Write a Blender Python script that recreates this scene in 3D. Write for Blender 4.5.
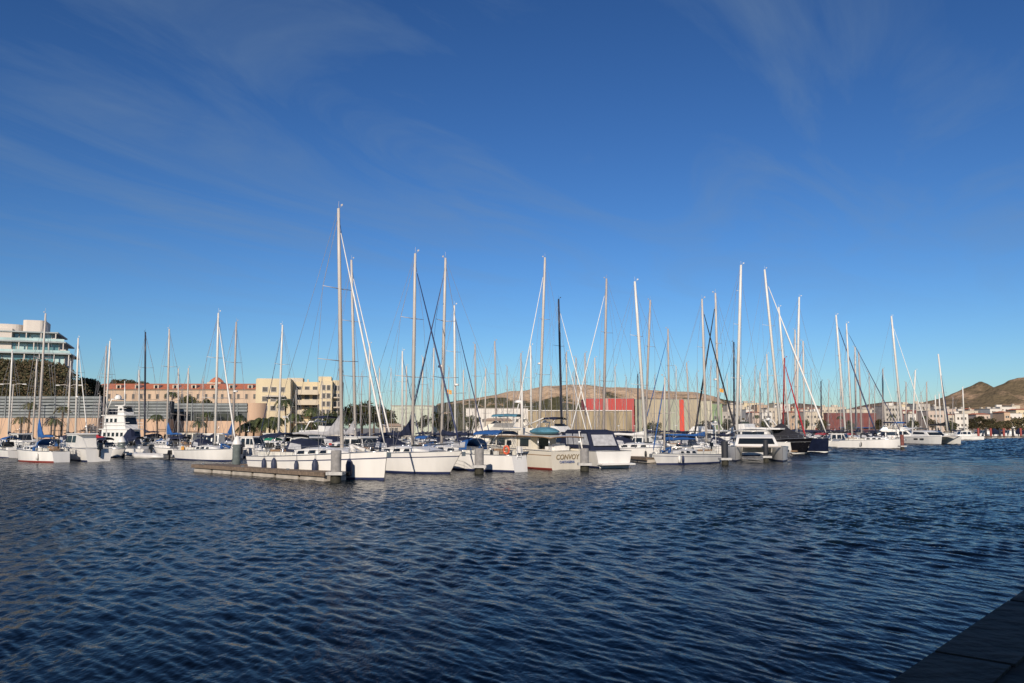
import bpy, math, random
import numpy as np
from mathutils import Vector, Matrix
R = math.radians
for o in list(bpy.data.objects): bpy.data.objects.remove(o)
S = bpy.context.scene
COL = S.collection
# ------------------------------------------------------------------ camera
F, CH, PITCH = 826.0, 3.4, R(5.98)
cam = bpy.data.cameras.new("camera"); co = bpy.data.objects.new("camera", cam); COL.objects.link(co)
cam.sensor_width = 36; cam.lens = 36 * F / 1024; cam.clip_end = 20000; cam.clip_start = .1
co.location = (0, 0, CH); co.rotation_euler = (R(90) + PITCH, 0, 0)
S.camera = co
# ------------------------------------------------------------------ light
SUN_EL, SUN_AZ = R(24), R(-169)      # azimuth clockwise from +Y : behind the camera, to the left
sd = Vector((math.sin(SUN_AZ) * math.cos(SUN_EL), math.cos(SUN_AZ) * math.cos(SUN_EL), math.sin(SUN_EL)))
sl = bpy.data.lights.new("sun", 'SUN'); so = bpy.data.objects.new("sun", sl); COL.objects.link(so)
sl.energy = 4.7; sl.angle = R(.5); sl.color = (1, .88, .74)
so.rotation_euler = sd.to_track_quat('Z', 'Y').to_euler(); so.location = (0, -20, 60)
W = bpy.data.worlds.new("World"); S.world = W; W.use_nodes = True
nt = W.node_tree; N = nt.nodes; Lk = nt.links
bg = N['Background']; sky = N.new('ShaderNodeTexSky'); sky.sky_type = 'NISHITA'; sky.sun_disc = False
sky.sun_elevation = SUN_EL; sky.sun_rotation = SUN_AZ
sky.air_density = 1.0; sky.dust_density = .25; sky.ozone_density = 3.5; sky.altitude = 0
hs = N.new('ShaderNodeHueSaturation'); hs.inputs['Saturation'].default_value = 1.03; hs.inputs['Value'].default_value = 1.0
mt_ = N.new('ShaderNodeMixRGB'); mt_.blend_type = 'MULTIPLY'; mt_.inputs[0].default_value = 1; mt_.inputs[2].default_value = (.42, .525, .65, 1)
gm = N.new('ShaderNodeGamma'); gm.inputs[1].default_value = 1.3; Lk.new(sky.outputs[0], gm.inputs[0])
Lk.new(gm.outputs[0], mt_.inputs[1]); Lk.new(mt_.outputs[0], hs.inputs['Color'])
tc = N.new('ShaderNodeTexCoord'); mp = N.new('ShaderNodeMapping')
mp.inputs['Location'].default_value = (0.4, 4.9, 0); mp.inputs['Scale'].default_value = (.34, .95, 1)
sx_ = N.new('ShaderNodeSeparateXYZ'); Lk.new(tc.outputs['Generated'], sx_.inputs[0])
def mth(op, a, b_=None, v=None):
    m = N.new('ShaderNodeMath'); m.operation = op; Lk.new(a, m.inputs[0])
    if b_ is not None: Lk.new(b_, m.inputs[1])
    if v is not None: m.inputs[1].default_value = v
    return m.outputs[0]
zc_ = mth('MAXIMUM', sx_.outputs['Z'], v=.06); cmb = N.new('ShaderNodeCombineXYZ')
Lk.new(mth('DIVIDE', sx_.outputs['X'], zc_), cmb.inputs[0]); Lk.new(mth('DIVIDE', sx_.outputs['Y'], zc_), cmb.inputs[1])
mp0 = N.new('ShaderNodeMapping'); mp0.inputs['Rotation'].default_value = (0, 0, R(-62)); Lk.new(cmb.outputs[0], mp0.inputs[0]); Lk.new(mp0.outputs[0], mp.inputs['Vector'])
n1 = N.new('ShaderNodeTexNoise'); n1.inputs['Scale'].default_value = 1.3; n1.inputs['Detail'].default_value = 10
n1.inputs['Roughness'].default_value = .60; n1.inputs['Distortion'].default_value = 1.3
Lk.new(mp.outputs[0], n1.inputs['Vector'])
cr = N.new('ShaderNodeValToRGB'); cr.color_ramp.elements[0].position = .44; cr.color_ramp.elements[1].position = .80
cr.color_ramp.elements[0].color = (0, 0, 0, 1); cr.color_ramp.elements[1].color = (.52, .52, .52, 1)
Lk.new(n1.outputs['Fac'], cr.inputs[0])
mx = N.new('ShaderNodeMixRGB'); mx.inputs[2].default_value = (2.3, 3.4, 4.9, 1)
zf_ = N.new('ShaderNodeMapRange'); zf_.inputs['From Min'].default_value = .10; zf_.inputs['From Max'].default_value = .26; Lk.new(sx_.outputs['Z'], zf_.inputs[0])
Lk.new(mth('MULTIPLY', cr.outputs[0], zf_.outputs[0]), mx.inputs[0]); Lk.new(hs.outputs[0], mx.inputs[1]); Lk.new(mx.outputs[0], bg.inputs[0])
bg.inputs[1].default_value = .08
S.view_settings.view_transform = 'Standard'; S.view_settings.look = 'None'
S.view_settings.exposure = 0; S.view_settings.gamma = 1
S.cycles.max_bounces = 6; S.cycles.use_denoising = True

# ------------------------------------------------------------------ helpers
rnd = random.Random(7)
cP, sP = math.cos(PITCH), math.sin(PITCH)
def wx(px, Y, z=0.0): return (px - 512) / F * (Y * cP + (z - CH) * sP)
def wz(py, Y):
    t = (341.5 - py) / F
    return CH + Y * (t * cP + sP) / (cP - t * sP)
def wY(py, z=0.0):
    t = (341.5 - py) / F
    return (z - CH) * (cP - t * sP) / (t * cP + sP)
_m = {}
def mat(name, rgb, rough=.5, var=.12, scale=3.0, bump=0.0, metal=0.0, spec=.5, streak=False):
    if name in _m: return _m[name]
    m = bpy.data.materials.new(name); m.use_nodes = True; t = m.node_tree; b = t.nodes['Principled BSDF']
    b.inputs['Roughness'].default_value = rough; b.inputs['Metallic'].default_value = metal
    b.inputs['Specular IOR Level'].default_value = spec
    c = t.nodes.new('ShaderNodeTexCoord'); n = t.nodes.new('ShaderNodeTexNoise')
    mpg = t.nodes.new('ShaderNodeMapping'); mpg.inputs['Scale'].default_value = (1, 1, .15 if streak else 1)
    t.links.new(c.outputs['Object'], mpg.inputs[0]); t.links.new(mpg.outputs[0], n.inputs['Vector'])
    n.inputs['Scale'].default_value = scale; n.inputs['Detail'].default_value = 5
    r = t.nodes.new('ShaderNodeValToRGB'); e = r.color_ramp.elements
    e[0].position = .3; e[1].position = .7
    e[0].color = (*[max(0, v * (1 - var)) for v in rgb], 1); e[1].color = (*[min(1, v * (1 + var)) for v in rgb], 1)
    t.links.new(n.outputs['Fac'], r.inputs[0]); t.links.new(r.outputs[0], b.inputs['Base Color'])
    if bump:
        bp = t.nodes.new('ShaderNodeBump'); bp.inputs['Strength'].default_value = bump; bp.inputs['Distance'].default_value = .1
        t.links.new(n.outputs['Fac'], bp.inputs['Height']); t.links.new(bp.outputs[0], b.inputs['Normal'])
    _m[name] = m; return m
WHITE = mat('gelcoat_white', (.74, .72, .68), .28, .07, 1.2, streak=True)
CREAM = mat('gelcoat_cream', (.70, .65, .55), .3, .08, 1.5, streak=True)
GREYW = mat('gelcoat_grey_white', (.58, .57, .55), .35, .1, 1.5, streak=True)
DECK = mat('deck', (.62, .60, .54), .6, .12, 4)
TEAK = mat('teak', (.30, .19, .11), .6, .25, 6)
NAVY = mat('navy_canvas', (.008, .013, .038), .8, .3, 3)
NAVYH = mat('navy_gelcoat', (.008, .012, .03), .18, .2, 2)
BLACKH = mat('black_gelcoat', (.008, .008, .011), .18, .2, 2)
BLUE = mat('blue_canvas', (.015, .085, .27), .8, .2, 3)
TEAL = mat('teal_canvas', (.07, .20, .27), .8, .25, 3)
RED = mat('red_canvas', (.35, .02, .03), .8, .2, 3)
REDP = mat('red_paint', (.55, .06, .04), .5, .15, 1)
BLACKC = mat('black_canvas', (.018, .018, .024), .85, .3, 3)
GREYC = mat('grey_canvas', (.40, .39, .40), .8, .12, 3)
SAILW = mat('white_canvas', (.72, .70, .66), .75, .08, 3)
GREENC = mat('green_canvas', (.01, .2, .11), .8, .2, 3)
ALU = mat('mast_silver', (.55, .50, .45), .42, .06, 1.5)
ALUW = mat('mast_white', (.70, .67, .62), .35, .05, 1.5)
ALUG = mat('mast_grey', (.42, .37, .34), .45, .06, 1.5)
MASTD = mat('mast_dark', (.035, .04, .06), .35, .1, 1.5)
STEEL = mat('steel', (.55, .55, .55), .25, .05, 2, metal=.8)
WIRE = mat('wire', (.20, .20, .22), .4, .1, 2)
GLASS = mat('dark_glass', (.012, .016, .02), .08, .1, 2, spec=.7)
CLEAR = mat('vinyl_window', (.42, .42, .43), .15, .2, 3)
ORANGE = mat('life_ring', (.75, .13, .06), .6, .1, 2)
BOOT_R = mat('boot_red', (.25, .04, .03), .6, .1, 2)
BOOT_B = mat('boot_navy', (.02, .03, .09), .5, .1, 2)
RUBBER = mat('rubber', (.02, .02, .022), .6, .2, 5)
FEND = mat('fender_navy', (.02, .03, .07), .6, .2, 5)
CONC = mat('concrete', (.50, .47, .42), .85, .2, 2.5, .3)
CONCG = mat('concrete_grey', (.27, .26, .25), .9, .25, 3, .4)
PILEM = mat('pile_grey', (.23, .22, .21), .8, .3, 3, .3)
PILEG = mat('pile_green_grey', (.10, .12, .115), .8, .3, 3, .3)
PILEB = mat('pile_black', (.016, .018, .024), .7, .3, 3)
WEED = mat('waterline_weed', (.03, .028, .018), .8, .3, 6, .4)
WOOD = mat('weathered_timber', (.17, .125, .09), .85, .35, 5, .4)
FLAGY = mat('flag_yellow', (.8, .38, .05), .8, .1, 2)
BROWNI = mat('lettering', (.25, .19, .11), .6, .1, 2)
BLUEI = mat('lettering_blue', (.10, .14, .28), .6, .1, 2)

class MB:
    def __init__(s): s.v = []; s.f = []; s.m = []; s.sm = []
    def add(s, vs, fs, mi=0, smooth=False):
        b = len(s.v); s.v += [tuple(p) for p in vs]
        for f in fs: s.f.append(tuple(b + i for i in f)); s.m.append(mi); s.sm.append(smooth)
        return s
    def box(s, c, d, rz=0, mi=0, taper=1.0):
        hx, hy, hz = d[0] / 2, d[1] / 2, d[2] / 2; ca, sa = math.cos(rz), math.sin(rz); vs = []
        for z, k in ((-hz, 1), (hz, taper)):
            for x, y in ((-hx, -hy), (hx, -hy), (hx, hy), (-hx, hy)):
                x *= k; y *= k
                vs.append((c[0] + x * ca - y * sa, c[1] + x * sa + y * ca, c[2] + z))
        return s.add(vs, [(3, 2, 1, 0), (4, 5, 6, 7), (0, 1, 5, 4), (1, 2, 6, 5), (2, 3, 7, 6), (3, 0, 4, 7)], mi)
    def tube(s, p0, p1, r0, r1=None, n=6, mi=0):
        return s.path([p0, p1], [r0, r1 if r1 is not None else r0], n, mi)
    def path(s, pts, rs, n=6, mi=0, cap=True):
        pts = [Vector(p) for p in pts]; vs = []
        if not hasattr(rs, '__len__'): rs = [rs] * len(pts)
        for i, p in enumerate(pts):
            d = (pts[min(i + 1, len(pts) - 1)] - pts[max(i - 1, 0)])
            if d.length < 1e-6: d = Vector((0, 0, 1))
            d.normalize(); a = d.orthogonal() if abs(d.z) < .9 else Vector((1, 0, 0))
            a = (a - d * a.dot(d)).normalized() if abs(d.z) >= .9 else Vector((0, 0, 1)).cross(d).normalized()
            b = d.cross(a)
            for k in range(n):
                t = 2 * math.pi * k / n; vs.append(p + (a * math.cos(t) + b * math.sin(t)) * rs[i])
        fs = []
        for i in range(len(pts) - 1):
            for k in range(n):
                fs.append((i * n + k, i * n + (k + 1) % n, (i + 1) * n + (k + 1) % n, (i + 1) * n + k))
        s.add(vs, fs, mi, True)
        if cap:
            b = len(s.v) - len(vs)
            s.f.append(tuple(b + k for k in range(n - 1, -1, -1))); s.m.append(mi); s.sm.append(False)
            e = len(s.v) - n; s.f.append(tuple(e + k for k in range(n))); s.m.append(mi); s.sm.append(False)
        return s
    def grid(s, rows, mi=0, smooth=True, mis=None):
        n = len(rows[0]); b = len(s.v)
        for r in rows: s.v += [tuple(p) for p in r]
        for i in range(len(rows) - 1):
            for k in range(n - 1):
                s.f.append((b + i * n + k, b + i * n + k + 1, b + (i + 1) * n + k + 1, b + (i + 1) * n + k))
                s.m.append(mis[k] if mis else mi); s.sm.append(smooth)
        return s
    def prism(s, prof, w, mi=0, wt=None, y0=0.0):
        # side profile (x,z) polygon extruded across y; half width w at lowest z, wt at highest
        zs = [p[1] for p in prof]; z0, z1 = min(zs), max(zs); wt = w if wt is None else wt
        ww = [w + (wt - w) * ((z - z0) / (z1 - z0 + 1e-9)) for z in zs]; n = len(prof)
        vs = [(x, y0 + a, z) for (x, z), a in zip(prof, ww)] + [(x, y0 - a, z) for (x, z), a in zip(prof, ww)]
        fs = [tuple(range(n)), tuple(range(2 * n - 1, n - 1, -1))] + [((i + 1) % n, i, n + i, n + (i + 1) % n) for i in range(n)]
        return s.add(vs, fs, mi)
    def plate(s, poly, nrm, th, mi=0):
        nv = Vector(nrm).normalized() * th; n = len(poly)
        vs = [Vector(p) for p in poly] + [Vector(p) + nv for p in poly]
        return s.add(vs, [tuple(range(n - 1, -1, -1)), tuple(range(n, 2 * n))] + [(i, (i + 1) % n, n + (i + 1) % n, n + i) for i in range(n)], mi)
    def lathe(s, c, prof, n=12, mi=0):
        rows = [[(c[0] + r * math.cos(2 * math.pi * k / n), c[1] + r * math.sin(2 * math.pi * k / n), c[2] + z) for k in range(n + 1)] for r, z in prof]
        return s.grid(rows, mi)
    def build(s, name, mats, parent=None, **kw):
        if not s.v: return None
        me = bpy.data.meshes.new(name); me.from_pydata(s.v, [], s.f); 
        mats = mats if isinstance(mats, (list, tuple)) else [mats]
        for m in mats: me.materials.append(m)
        me.polygons.foreach_set('material_index', s.m); me.polygons.foreach_set('use_smooth', s.sm)
        me.update()
        import bmesh
        if len(s.v) < 40000:
            bm = bmesh.new(); bm.from_mesh(me); bmesh.ops.recalc_face_normals(bm, faces=bm.faces); bm.to_mesh(me); bm.free()
        o = bpy.data.objects.new(name, me); COL.objects.link(o)
        if parent: o.parent = parent
        for k, v in kw.items(): o[k] = v
        return o
def empty(name, loc, rz=0, label=None, cat=None, group=None):
    o = bpy.data.objects.new(name, None); COL.objects.link(o); o.location = loc; o.rotation_euler = (0, 0, rz)
    if label: o['label'] = label
    if cat: o['category'] = cat
    if group: o['group'] = group
    return o
def tagit(o, label, cat, group=None):
    o['label'] = label; o['category'] = cat
    if group: o['group'] = group
    return o

# ------------------------------------------------------------------ setting: water, land, quay, hills
def smooth_noise2(x, y, seed=0):
    r = np.random.RandomState(seed); tot = np.zeros_like(x)
    for i in range(14):
        a = r.uniform(0, 2 * np.pi); f = r.uniform(.6, 1.8) * (1.35 ** i); ph = r.uniform(0, 6.28)
        tot += np.sin((x * np.cos(a) + y * np.sin(a)) * f + ph + 1.3 * np.sin((x * np.sin(a) - y * np.cos(a)) * f * .6 + ph * 2)) / (1.35 ** i) ** .8
    return tot
def npmesh(name, X, Y, Z, m, **kw):
    nr, nc = X.shape
    co_ = np.stack([X, Y, Z], -1).reshape(-1, 3).astype(np.float32)
    i = np.arange(nr * nc).reshape(nr, nc)
    q = np.stack([i[:-1, :-1], i[:-1, 1:], i[1:, 1:], i[1:, :-1]], -1).reshape(-1, 4)
    me = bpy.data.meshes.new(name); me.vertices.add(len(co_)); me.vertices.foreach_set('co', co_.ravel())
    me.loops.add(q.size); me.loops.foreach_set('vertex_index', q.ravel().astype(np.int32))
    me.polygons.add(len(q)); me.polygons.foreach_set('loop_start', (np.arange(len(q)) * 4).astype(np.int32))
    me.polygons.foreach_set('use_smooth', np.ones(len(q), bool)); me.update(calc_edges=True); me.validate()
    me.materials.append(m); o = bpy.data.objects.new(name, me); COL.objects.link(o)
    for k, v in kw.items(): o[k] = v
    return o
# water shader
wm = bpy.data.materials.new('sea_water'); wm.use_nodes = True; t = wm.node_tree; b = t.nodes['Principled BSDF']
b.inputs['Base Color'].default_value = (.0025, .009, .015, 1); b.inputs['Roughness'].default_value = .11; b.inputs['Specular IOR Level'].default_value = .07
b.inputs['IOR'].default_value = 1.333
g = t.nodes.new('ShaderNodeNewGeometry')
def wnoise(scale, rot, stretch, detail):
    mpn = t.nodes.new('ShaderNodeMapping'); mpn.inputs['Rotation'].default_value = (0, 0, R(rot)); mpn.inputs['Scale'].default_value = (1, stretch, 1)
    t.links.new(g.outputs['Position'], mpn.inputs[0]); n = t.nodes.new('ShaderNodeTexNoise'); n.inputs['Scale'].default_value = scale
    n.inputs['Detail'].default_value = detail; n.inputs['Roughness'].default_value = .6; n.inputs['Distortion'].default_value = .3
    t.links.new(mpn.outputs[0], n.inputs['Vector']); return n
na, nb = wnoise(2.3, 32, .5, 3), wnoise(8.0, 20, .6, 2)
npatch = wnoise(.045, 10, 2.2, 4)      # gusts: patches of rougher and smoother water
pr = t.nodes.new('ShaderNodeMapRange'); pr.inputs['From Min'].default_value = .35; pr.inputs['From Max'].default_value = .65
pr.inputs['To Min'].default_value = .35; pr.inputs['To Max'].default_value = 1.0; t.links.new(npatch.outputs['Fac'], pr.inputs[0])
b1 = t.nodes.new('ShaderNodeBump'); b1.inputs['Distance'].default_value = .35
b2 = t.nodes.new('ShaderNodeBump'); b2.inputs['Distance'].default_value = .012
t.links.new(na.outputs['Fac'], b1.inputs['Height']); t.links.new(nb.outputs['Fac'], b2.inputs['Height'])
sxy = t.nodes.new('ShaderNodeSeparateXYZ'); t.links.new(g.outputs['Position'], sxy.inputs[0]); mry = t.nodes.new('ShaderNodeMapRange')
mry.inputs['From Min'].default_value = 14; mry.inputs['From Max'].default_value = 75; mry.inputs['To Min'].default_value = .16; mry.inputs['To Max'].default_value = 1
t.links.new(sxy.outputs['Y'], mry.inputs[0]); mlt = t.nodes.new('ShaderNodeMath'); mlt.operation = 'MULTIPLY'; t.links.new(pr.outputs[0], mlt.inputs[0]); t.links.new(mry.outputs[0], mlt.inputs[1])
t.links.new(mlt.outputs[0], b1.inputs['Strength']); b2.inputs['Strength'].default_value = .6
t.links.new(b1.outputs[0], b2.inputs['Normal']); t.links.new(b2.outputs[0], b.inputs['Normal'])
ys = [5.0]
while ys[-1] < 9000:
    y_ = ys[-1]; ys.append(y_ * 1.0047 if y_ < 330 else y_ * 1.03)
ys = np.array([-60, -20, -5, 1, 3] + ys, np.float32); ang = np.tan(np.linspace(-R(41), R(41), 1240)).astype(np.float32)
rr, aa = np.meshgrid(ys, ang, indexing='ij')
Xw = aa * (np.maximum(rr, 0) + 10.0); Yw = rr.copy(); Zw = np.zeros_like(Xw)
rs = np.random.RandomState(3); nw = int((ys < 331).sum())
cell = (np.maximum(np.gradient(ys)[:, None], (np.maximum(rr, 0) + 10) * .0012))[:nw]
gust = 1 + .15 * smooth_noise2(Xw[:nw] / 9, Yw[:nw] / 5, 8) / 2
off = np.clip((Yw[:nw] - 8) / 24, 0, 1)      # choppier water away from the shelter of the quay
off2 = np.clip((Yw[:nw] - 70) / 50, 0, 1)
for i in range(92):
    lam = rs.uniform(2.0, 4.5) if i >= 76 else rs.uniform(.4, 1.05) if i >= 52 else rs.uniform(.14, .25) if i < 28 else rs.uniform(.25, .40) if i < 44 else rs.uniform(1.6, 3.6)
    th = R(32) + rs.normal() * R(21 if i < 44 else 45 if i < 52 else 30); k = 2 * np.pi / lam; amp = (.0021 * (lam / .5) if i < 28 else .0036 * lam if i < 44 else .0012 * lam if i < 52 else .0085 * lam if i < 76 else .010 * lam)
    ph = rs.uniform(0, 6.28); fade = np.clip((lam / cell * (2 if i >= 76 else 1) - 2.2) / 2, 0, 1)
    a_ = (Xw[:nw] * np.cos(th) + Yw[:nw] * np.sin(th)) * k + ph + .5 * np.sin(Xw[:nw] * .35 + i) + .4 * np.sin(Yw[:nw] * .3 + 2 * i)
    Zw[:nw] += amp * fade * gust * (off2 if i >= 76 else off if i >= 52 else 1) * (np.sin(a_) + .25 * np.cos(2 * a_))
Zw[:5] = 0
npmesh('water', Xw, Yw, Zw, wm, kind='structure')

# land behind the harbour
ASPH = mat('quay_paving', (.26, .24, .21), .9, .25, .3)
shore = [(-900, 150), (-52, 152), (-30, 185), (20, 265), (90, 360), (190, 405), (1500, 430)]
def shore_y(x):
    for (x0, y0), (x1, y1) in zip(shore, shore[1:]):
        if x0 <= x <= x1: return y0 + (y1 - y0) * (x - x0) / (x1 - x0)
    return 430
mb = MB(); n = len(shore)
for (x0, y0), (x1, y1) in zip(shore, shore[1:]):
    k = 3600 / 1.0
    def far(x, y): return (x * 6 if abs(x) > 300 else x * 5, 5200)
    mb.add([(x0, y0, 1.25), (x1, y1, 1.25), (*far(x1, y1), 1.25), (*far(x0, y0), 1.25)], [(0, 1, 2, 3)])
    mb.add([(x0, y0, -2), (x1, y1, -2), (x1, y1, 1.25), (x0, y0, 1.25)], [(0, 1, 2, 3)])
mb.build('ground', ASPH, kind='structure')
# near quay (the photographer's): dark asphalt top with a stone edge
NQ = mat('near_quay_asphalt', (.05, .034, .022), .9, .5, 2.2, .6); NQE = mat('near_quay_edge', (.062, .044, .030), .85, .5, 3.5, .8)
qz = CH - 1.62
q0 = Vector((wx(890, wY(683, qz), qz), wY(683, qz), 0)); q1 = Vector((wx(1024, wY(592, qz), qz), wY(592, qz), 0))
qd = (q1 - q0).normalized(); qn = Vector((-qd.y, qd.x, 0))          # qn points to the water
pa, pb = q0 - qd * 22, q0 + qd * 60
pc, pd = pb - qn * 60, pa - qn * 60
mb = MB()
mb.add([(*(pa - qn * .5).xy, qz), (*(pb - qn * .5).xy, qz), (*pc.xy, qz), (*pd.xy, qz)], [(0, 1, 2, 3)], 0)
kr = random.Random(4); nq_ = int((pb - pa).length / 1.2)
for k in range(nq_):      # coping stones with open joints
    c_ = pa + (pb - pa) * ((k + .5) / nq_) - qn * .26; mb.box((c_.x + kr.uniform(-.008, .008), c_.y, qz - .19 + kr.uniform(-.006, .006)), (1.185, .5 + kr.uniform(-.012, .012), .42), math.atan2(qd.y, qd.x) + kr.uniform(-.004, .004), 1)
mb.add([(*(pa - qn * .03).xy, -2), (*(pb - qn * .03).xy, -2), (*(pb - qn * .03).xy, qz - .38), (*(pa - qn * .03).xy, qz - .38)], [(0, 1, 2, 3)], 1)
mb.add([(*pb.xy, -2), (*pc.xy, -2), (*pc.xy, qz), (*pb.xy, qz)], [(0, 1, 2, 3)], 1)
mb.add([(*pa.xy, -2), (*pd.xy, -2), (*pd.xy, qz), (*pa.xy, qz)], [(0, 1, 2, 3)], 1)
mb.build('quay', [NQ, NQE], kind='structure')

def hillmat(name, c0, c1, c2, sc=.02, green=.5, th=(.42, .52), zb=None, mn=-.07):
    m = bpy.data.materials.new(name); m.use_nodes = True; t = m.node_tree; b = t.nodes['Principled BSDF']
    b.inputs['Roughness'].default_value = .95; b.inputs['Specular IOR Level'].default_value = .1
    c = t.nodes.new('ShaderNodeNewGeometry'); n = t.nodes.new('ShaderNodeTexNoise'); n.inputs['Scale'].default_value = sc
    n.inputs['Detail'].default_value = 9; n.inputs['Roughness'].default_value = .65
    t.links.new(c.outputs['Position'], n.inputs['Vector'])
    r = t.nodes.new('ShaderNodeValToRGB'); e = r.color_ramp.elements; e[0].position = th[0]; e[1].position = th[1]
    e[0].color = (*c0, 1); e[1].color = (*c1, 1); x = e.new(min(.95, th[1] + .12)); x.color = (*c2, 1)
    src = n.outputs['Fac']
    if zb:      # bare rock towards the crest, scrub on the lower slopes
        sx = t.nodes.new('ShaderNodeSeparateXYZ'); mr_ = t.nodes.new('ShaderNodeMapRange'); mr_.inputs['From Min'].default_value = zb[0]; mr_.inputs['From Max'].default_value = zb[1]
        mr_.inputs['To Min'].default_value = mn; mr_.inputs['To Max'].default_value = .10; ad = t.nodes.new('ShaderNodeMath')
        t.links.new(c.outputs['Position'], sx.inputs[0]); t.links.new(sx.outputs['Z'], mr_.inputs[0]); t.links.new(src, ad.inputs[0]); t.links.new(mr_.outputs[0], ad.inputs[1]); src = ad.outputs[0]
    t.links.new(src, r.inputs[0]); t.links.new(r.outputs[0], b.inputs['Base Color'])
    n2 = t.nodes.new('ShaderNodeTexNoise'); n2.inputs['Scale'].default_value = sc * 6; n2.inputs['Detail'].default_value = 6
    t.links.new(c.outputs['Position'], n2.inputs['Vector'])
    bp = t.nodes.new('ShaderNodeBump'); bp.inputs['Strength'].default_value = .8; bp.inputs['Distance'].default_value = .12 / sc
    t.links.new(n2.outputs['Fac'], bp.inputs['Height']); t.links.new(bp.outputs[0], b.inputs['Normal'])
    return m
def hill(name, ridge, D, depth, m, seed, rough=.12, nx=260, ny=60, plateau=.0, front=1.0):
    """ridge: (px,py) line seen at distance D; the hill is a solid mound that deep"""
    xs = np.linspace(wx(ridge[0][0], D, 20), wx(ridge[-1][0], D, 20), nx)
    rx = [wx(p, D, 20) for p, _ in ridge]; rz_ = [wz(q, D) for _, q in ridge]
    h = np.interp(xs, rx, rz_); v = np.linspace(-1, 1, ny)
    X, V = np.meshgrid(xs, v); Hh = np.tile(h, (ny, 1))
    prof = np.clip(1 - (np.clip((np.abs(V) - plateau) / (1 - plateau), 0, 1)) ** (1.25 * front), 0, 1)
    nn = smooth_noise2(X / depth * 4, V * 2.2, seed)
    Z = -1.5 + (Hh + 1.5) * prof * (1 + rough * nn * (1 - prof) * 1.5) + rough * .10 * Hh * nn * (prof * .35 + .15)
    fine = 1 - np.abs(smooth_noise2(X / depth * 14, V * 7, seed + 1)) / 1.6
    Z += rough * .16 * np.clip(Hh, 0, None) * fine * np.clip(prof * 2.2, 0, 1) * (.25 + .75 * (1 - prof)) - rough * .02 * Hh
    npmesh(name, X, D + V * depth, Z, m, kind='structure')
HM1 = hillmat('mesa_earth', (.085, .08, .042), (.40, .28, .175), (.58, .42, .28), .045, th=(.43, .48), zb=(21, 35), mn=-.15)
HM2 = hillmat('mountain_scrub', (.15, .115, .07), (.31, .215, .14), (.58, .40, .27), .014, th=(.44, .54), zb=(70, 140))
HM3 = hillmat('far_hill_scrub', (.15, .11, .08), (.28, .18, .13), (.42, .30, .22), .02, th=(.4, .55))
hill('hill', [(425, 424), (440, 404), (470, 399), (500, 395), (512, 392.5), (524, 392), (536, 389.5), (545, 386.8), (560, 387.3), (585, 386.6), (610, 388), (632, 388.6), (650, 390.6), (690, 391.6), (705, 396), (740, 406), (765, 414), (790, 426)], 760, 150, HM1, 4, .20, plateau=.05, front=1.5)
hill('mountain', [(860, 424), (900, 410), (922, 404), (940, 398), (955, 392), (968, 386), (976, 382), (983, 377.2), (989, 380), (995, 384.4), (1003, 381), (1012, 377), (1024, 374.5), (1060, 368), (1120, 362), (1250, 380), (1400, 420)], 1700, 700, HM2, 9, .42, nx=520, ny=160, front=.8)
hill('low_hill', [(755, 426), (775, 411), (795, 403), (812, 404), (830, 410), (850, 409), (870, 404), (892, 402), (915, 406), (935, 408), (960, 415), (985, 427)], 1150, 200, HM3, 6, .12)

# ------------------------------------------------------------------ vegetation
def leafcloud(mb, c, rad, n, size, rr_, squash=.8, mi=0, nm=2):
    for _ in range(n):
        while True:
            p = Vector((rr_.uniform(-1, 1), rr_.uniform(-1, 1), rr_.uniform(-1, 1)))
            if .25 < p.length < 1: break
        p = Vector((c[0] + p.x * rad, c[1] + p.y * rad, c[2] + p.z * rad * squash))
        a = Vector((rr_.gauss(0, 1), rr_.gauss(0, 1), rr_.gauss(0, 1))).normalized(); b_ = a.orthogonal().normalized()
        s_ = size * rr_.uniform(.6, 1.3)
        mb.add([p - a * s_, p + b_ * s_ * .7, p + a * s_, p - b_ * s_ * .7], [(0, 1, 2, 3)], rr_.randrange(nm))
LEAF = [mat('leaf_dark', (.028, .04, .014), .8, .3, .5), mat('leaf_mid', (.06, .075, .022), .8, .3, .5), mat('leaf_dry', (.10, .085, .035), .8, .3, .5)]
SCRUB = [mat('scrub_dark', (.04, .04, .016), .9, .3, .5), mat('scrub_brown', (.13, .09, .045), .9, .3, .5), mat('scrub_olive', (.075, .07, .03), .9, .3, .5)]
BARK = mat('bark', (.13, .09, .06), .9, .3, 2, .4)
def tree(px, Y, ytop, r, label, mats=LEAF, group=None, dens=1.0, base=1.25):
    x = wx(px, Y, 5); H = wz(ytop, Y); rr_ = random.Random(int(px * 7 + Y))
    o = empty('tree', (x, Y, base), rr_.uniform(0, 6), label, 'tree', group); h = H - base
    b_ = MB(); tp = (rr_.uniform(-.3, .3), rr_.uniform(-.3, .3), h * .55)
    b_.path([(0, 0, -.1), (tp[0] * .4, tp[1] * .4, h * .28), tp], [r * .09 + .06, r * .07 + .04, .05])
    c = MB()
    for k in range(13):
        a = 6.28 * k / 6.5 + rr_.uniform(-.4, .4); q = r * rr_.uniform(.25, .72) * (k > 1)
        zc = h - r * rr_.uniform(.35, 1.5); cc = (q * math.cos(a), q * math.sin(a), max(zc, h * .22))
        b_.path([tp, cc], [.06, .02], 5)
        leafcloud(c, cc, r * rr_.uniform(.36, .58), int(90 * dens), r * .095, rr_, .85, nm=len(mats))
    b_.build('trunk', BARK, o); c.build('crown', mats, o); return o
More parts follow.
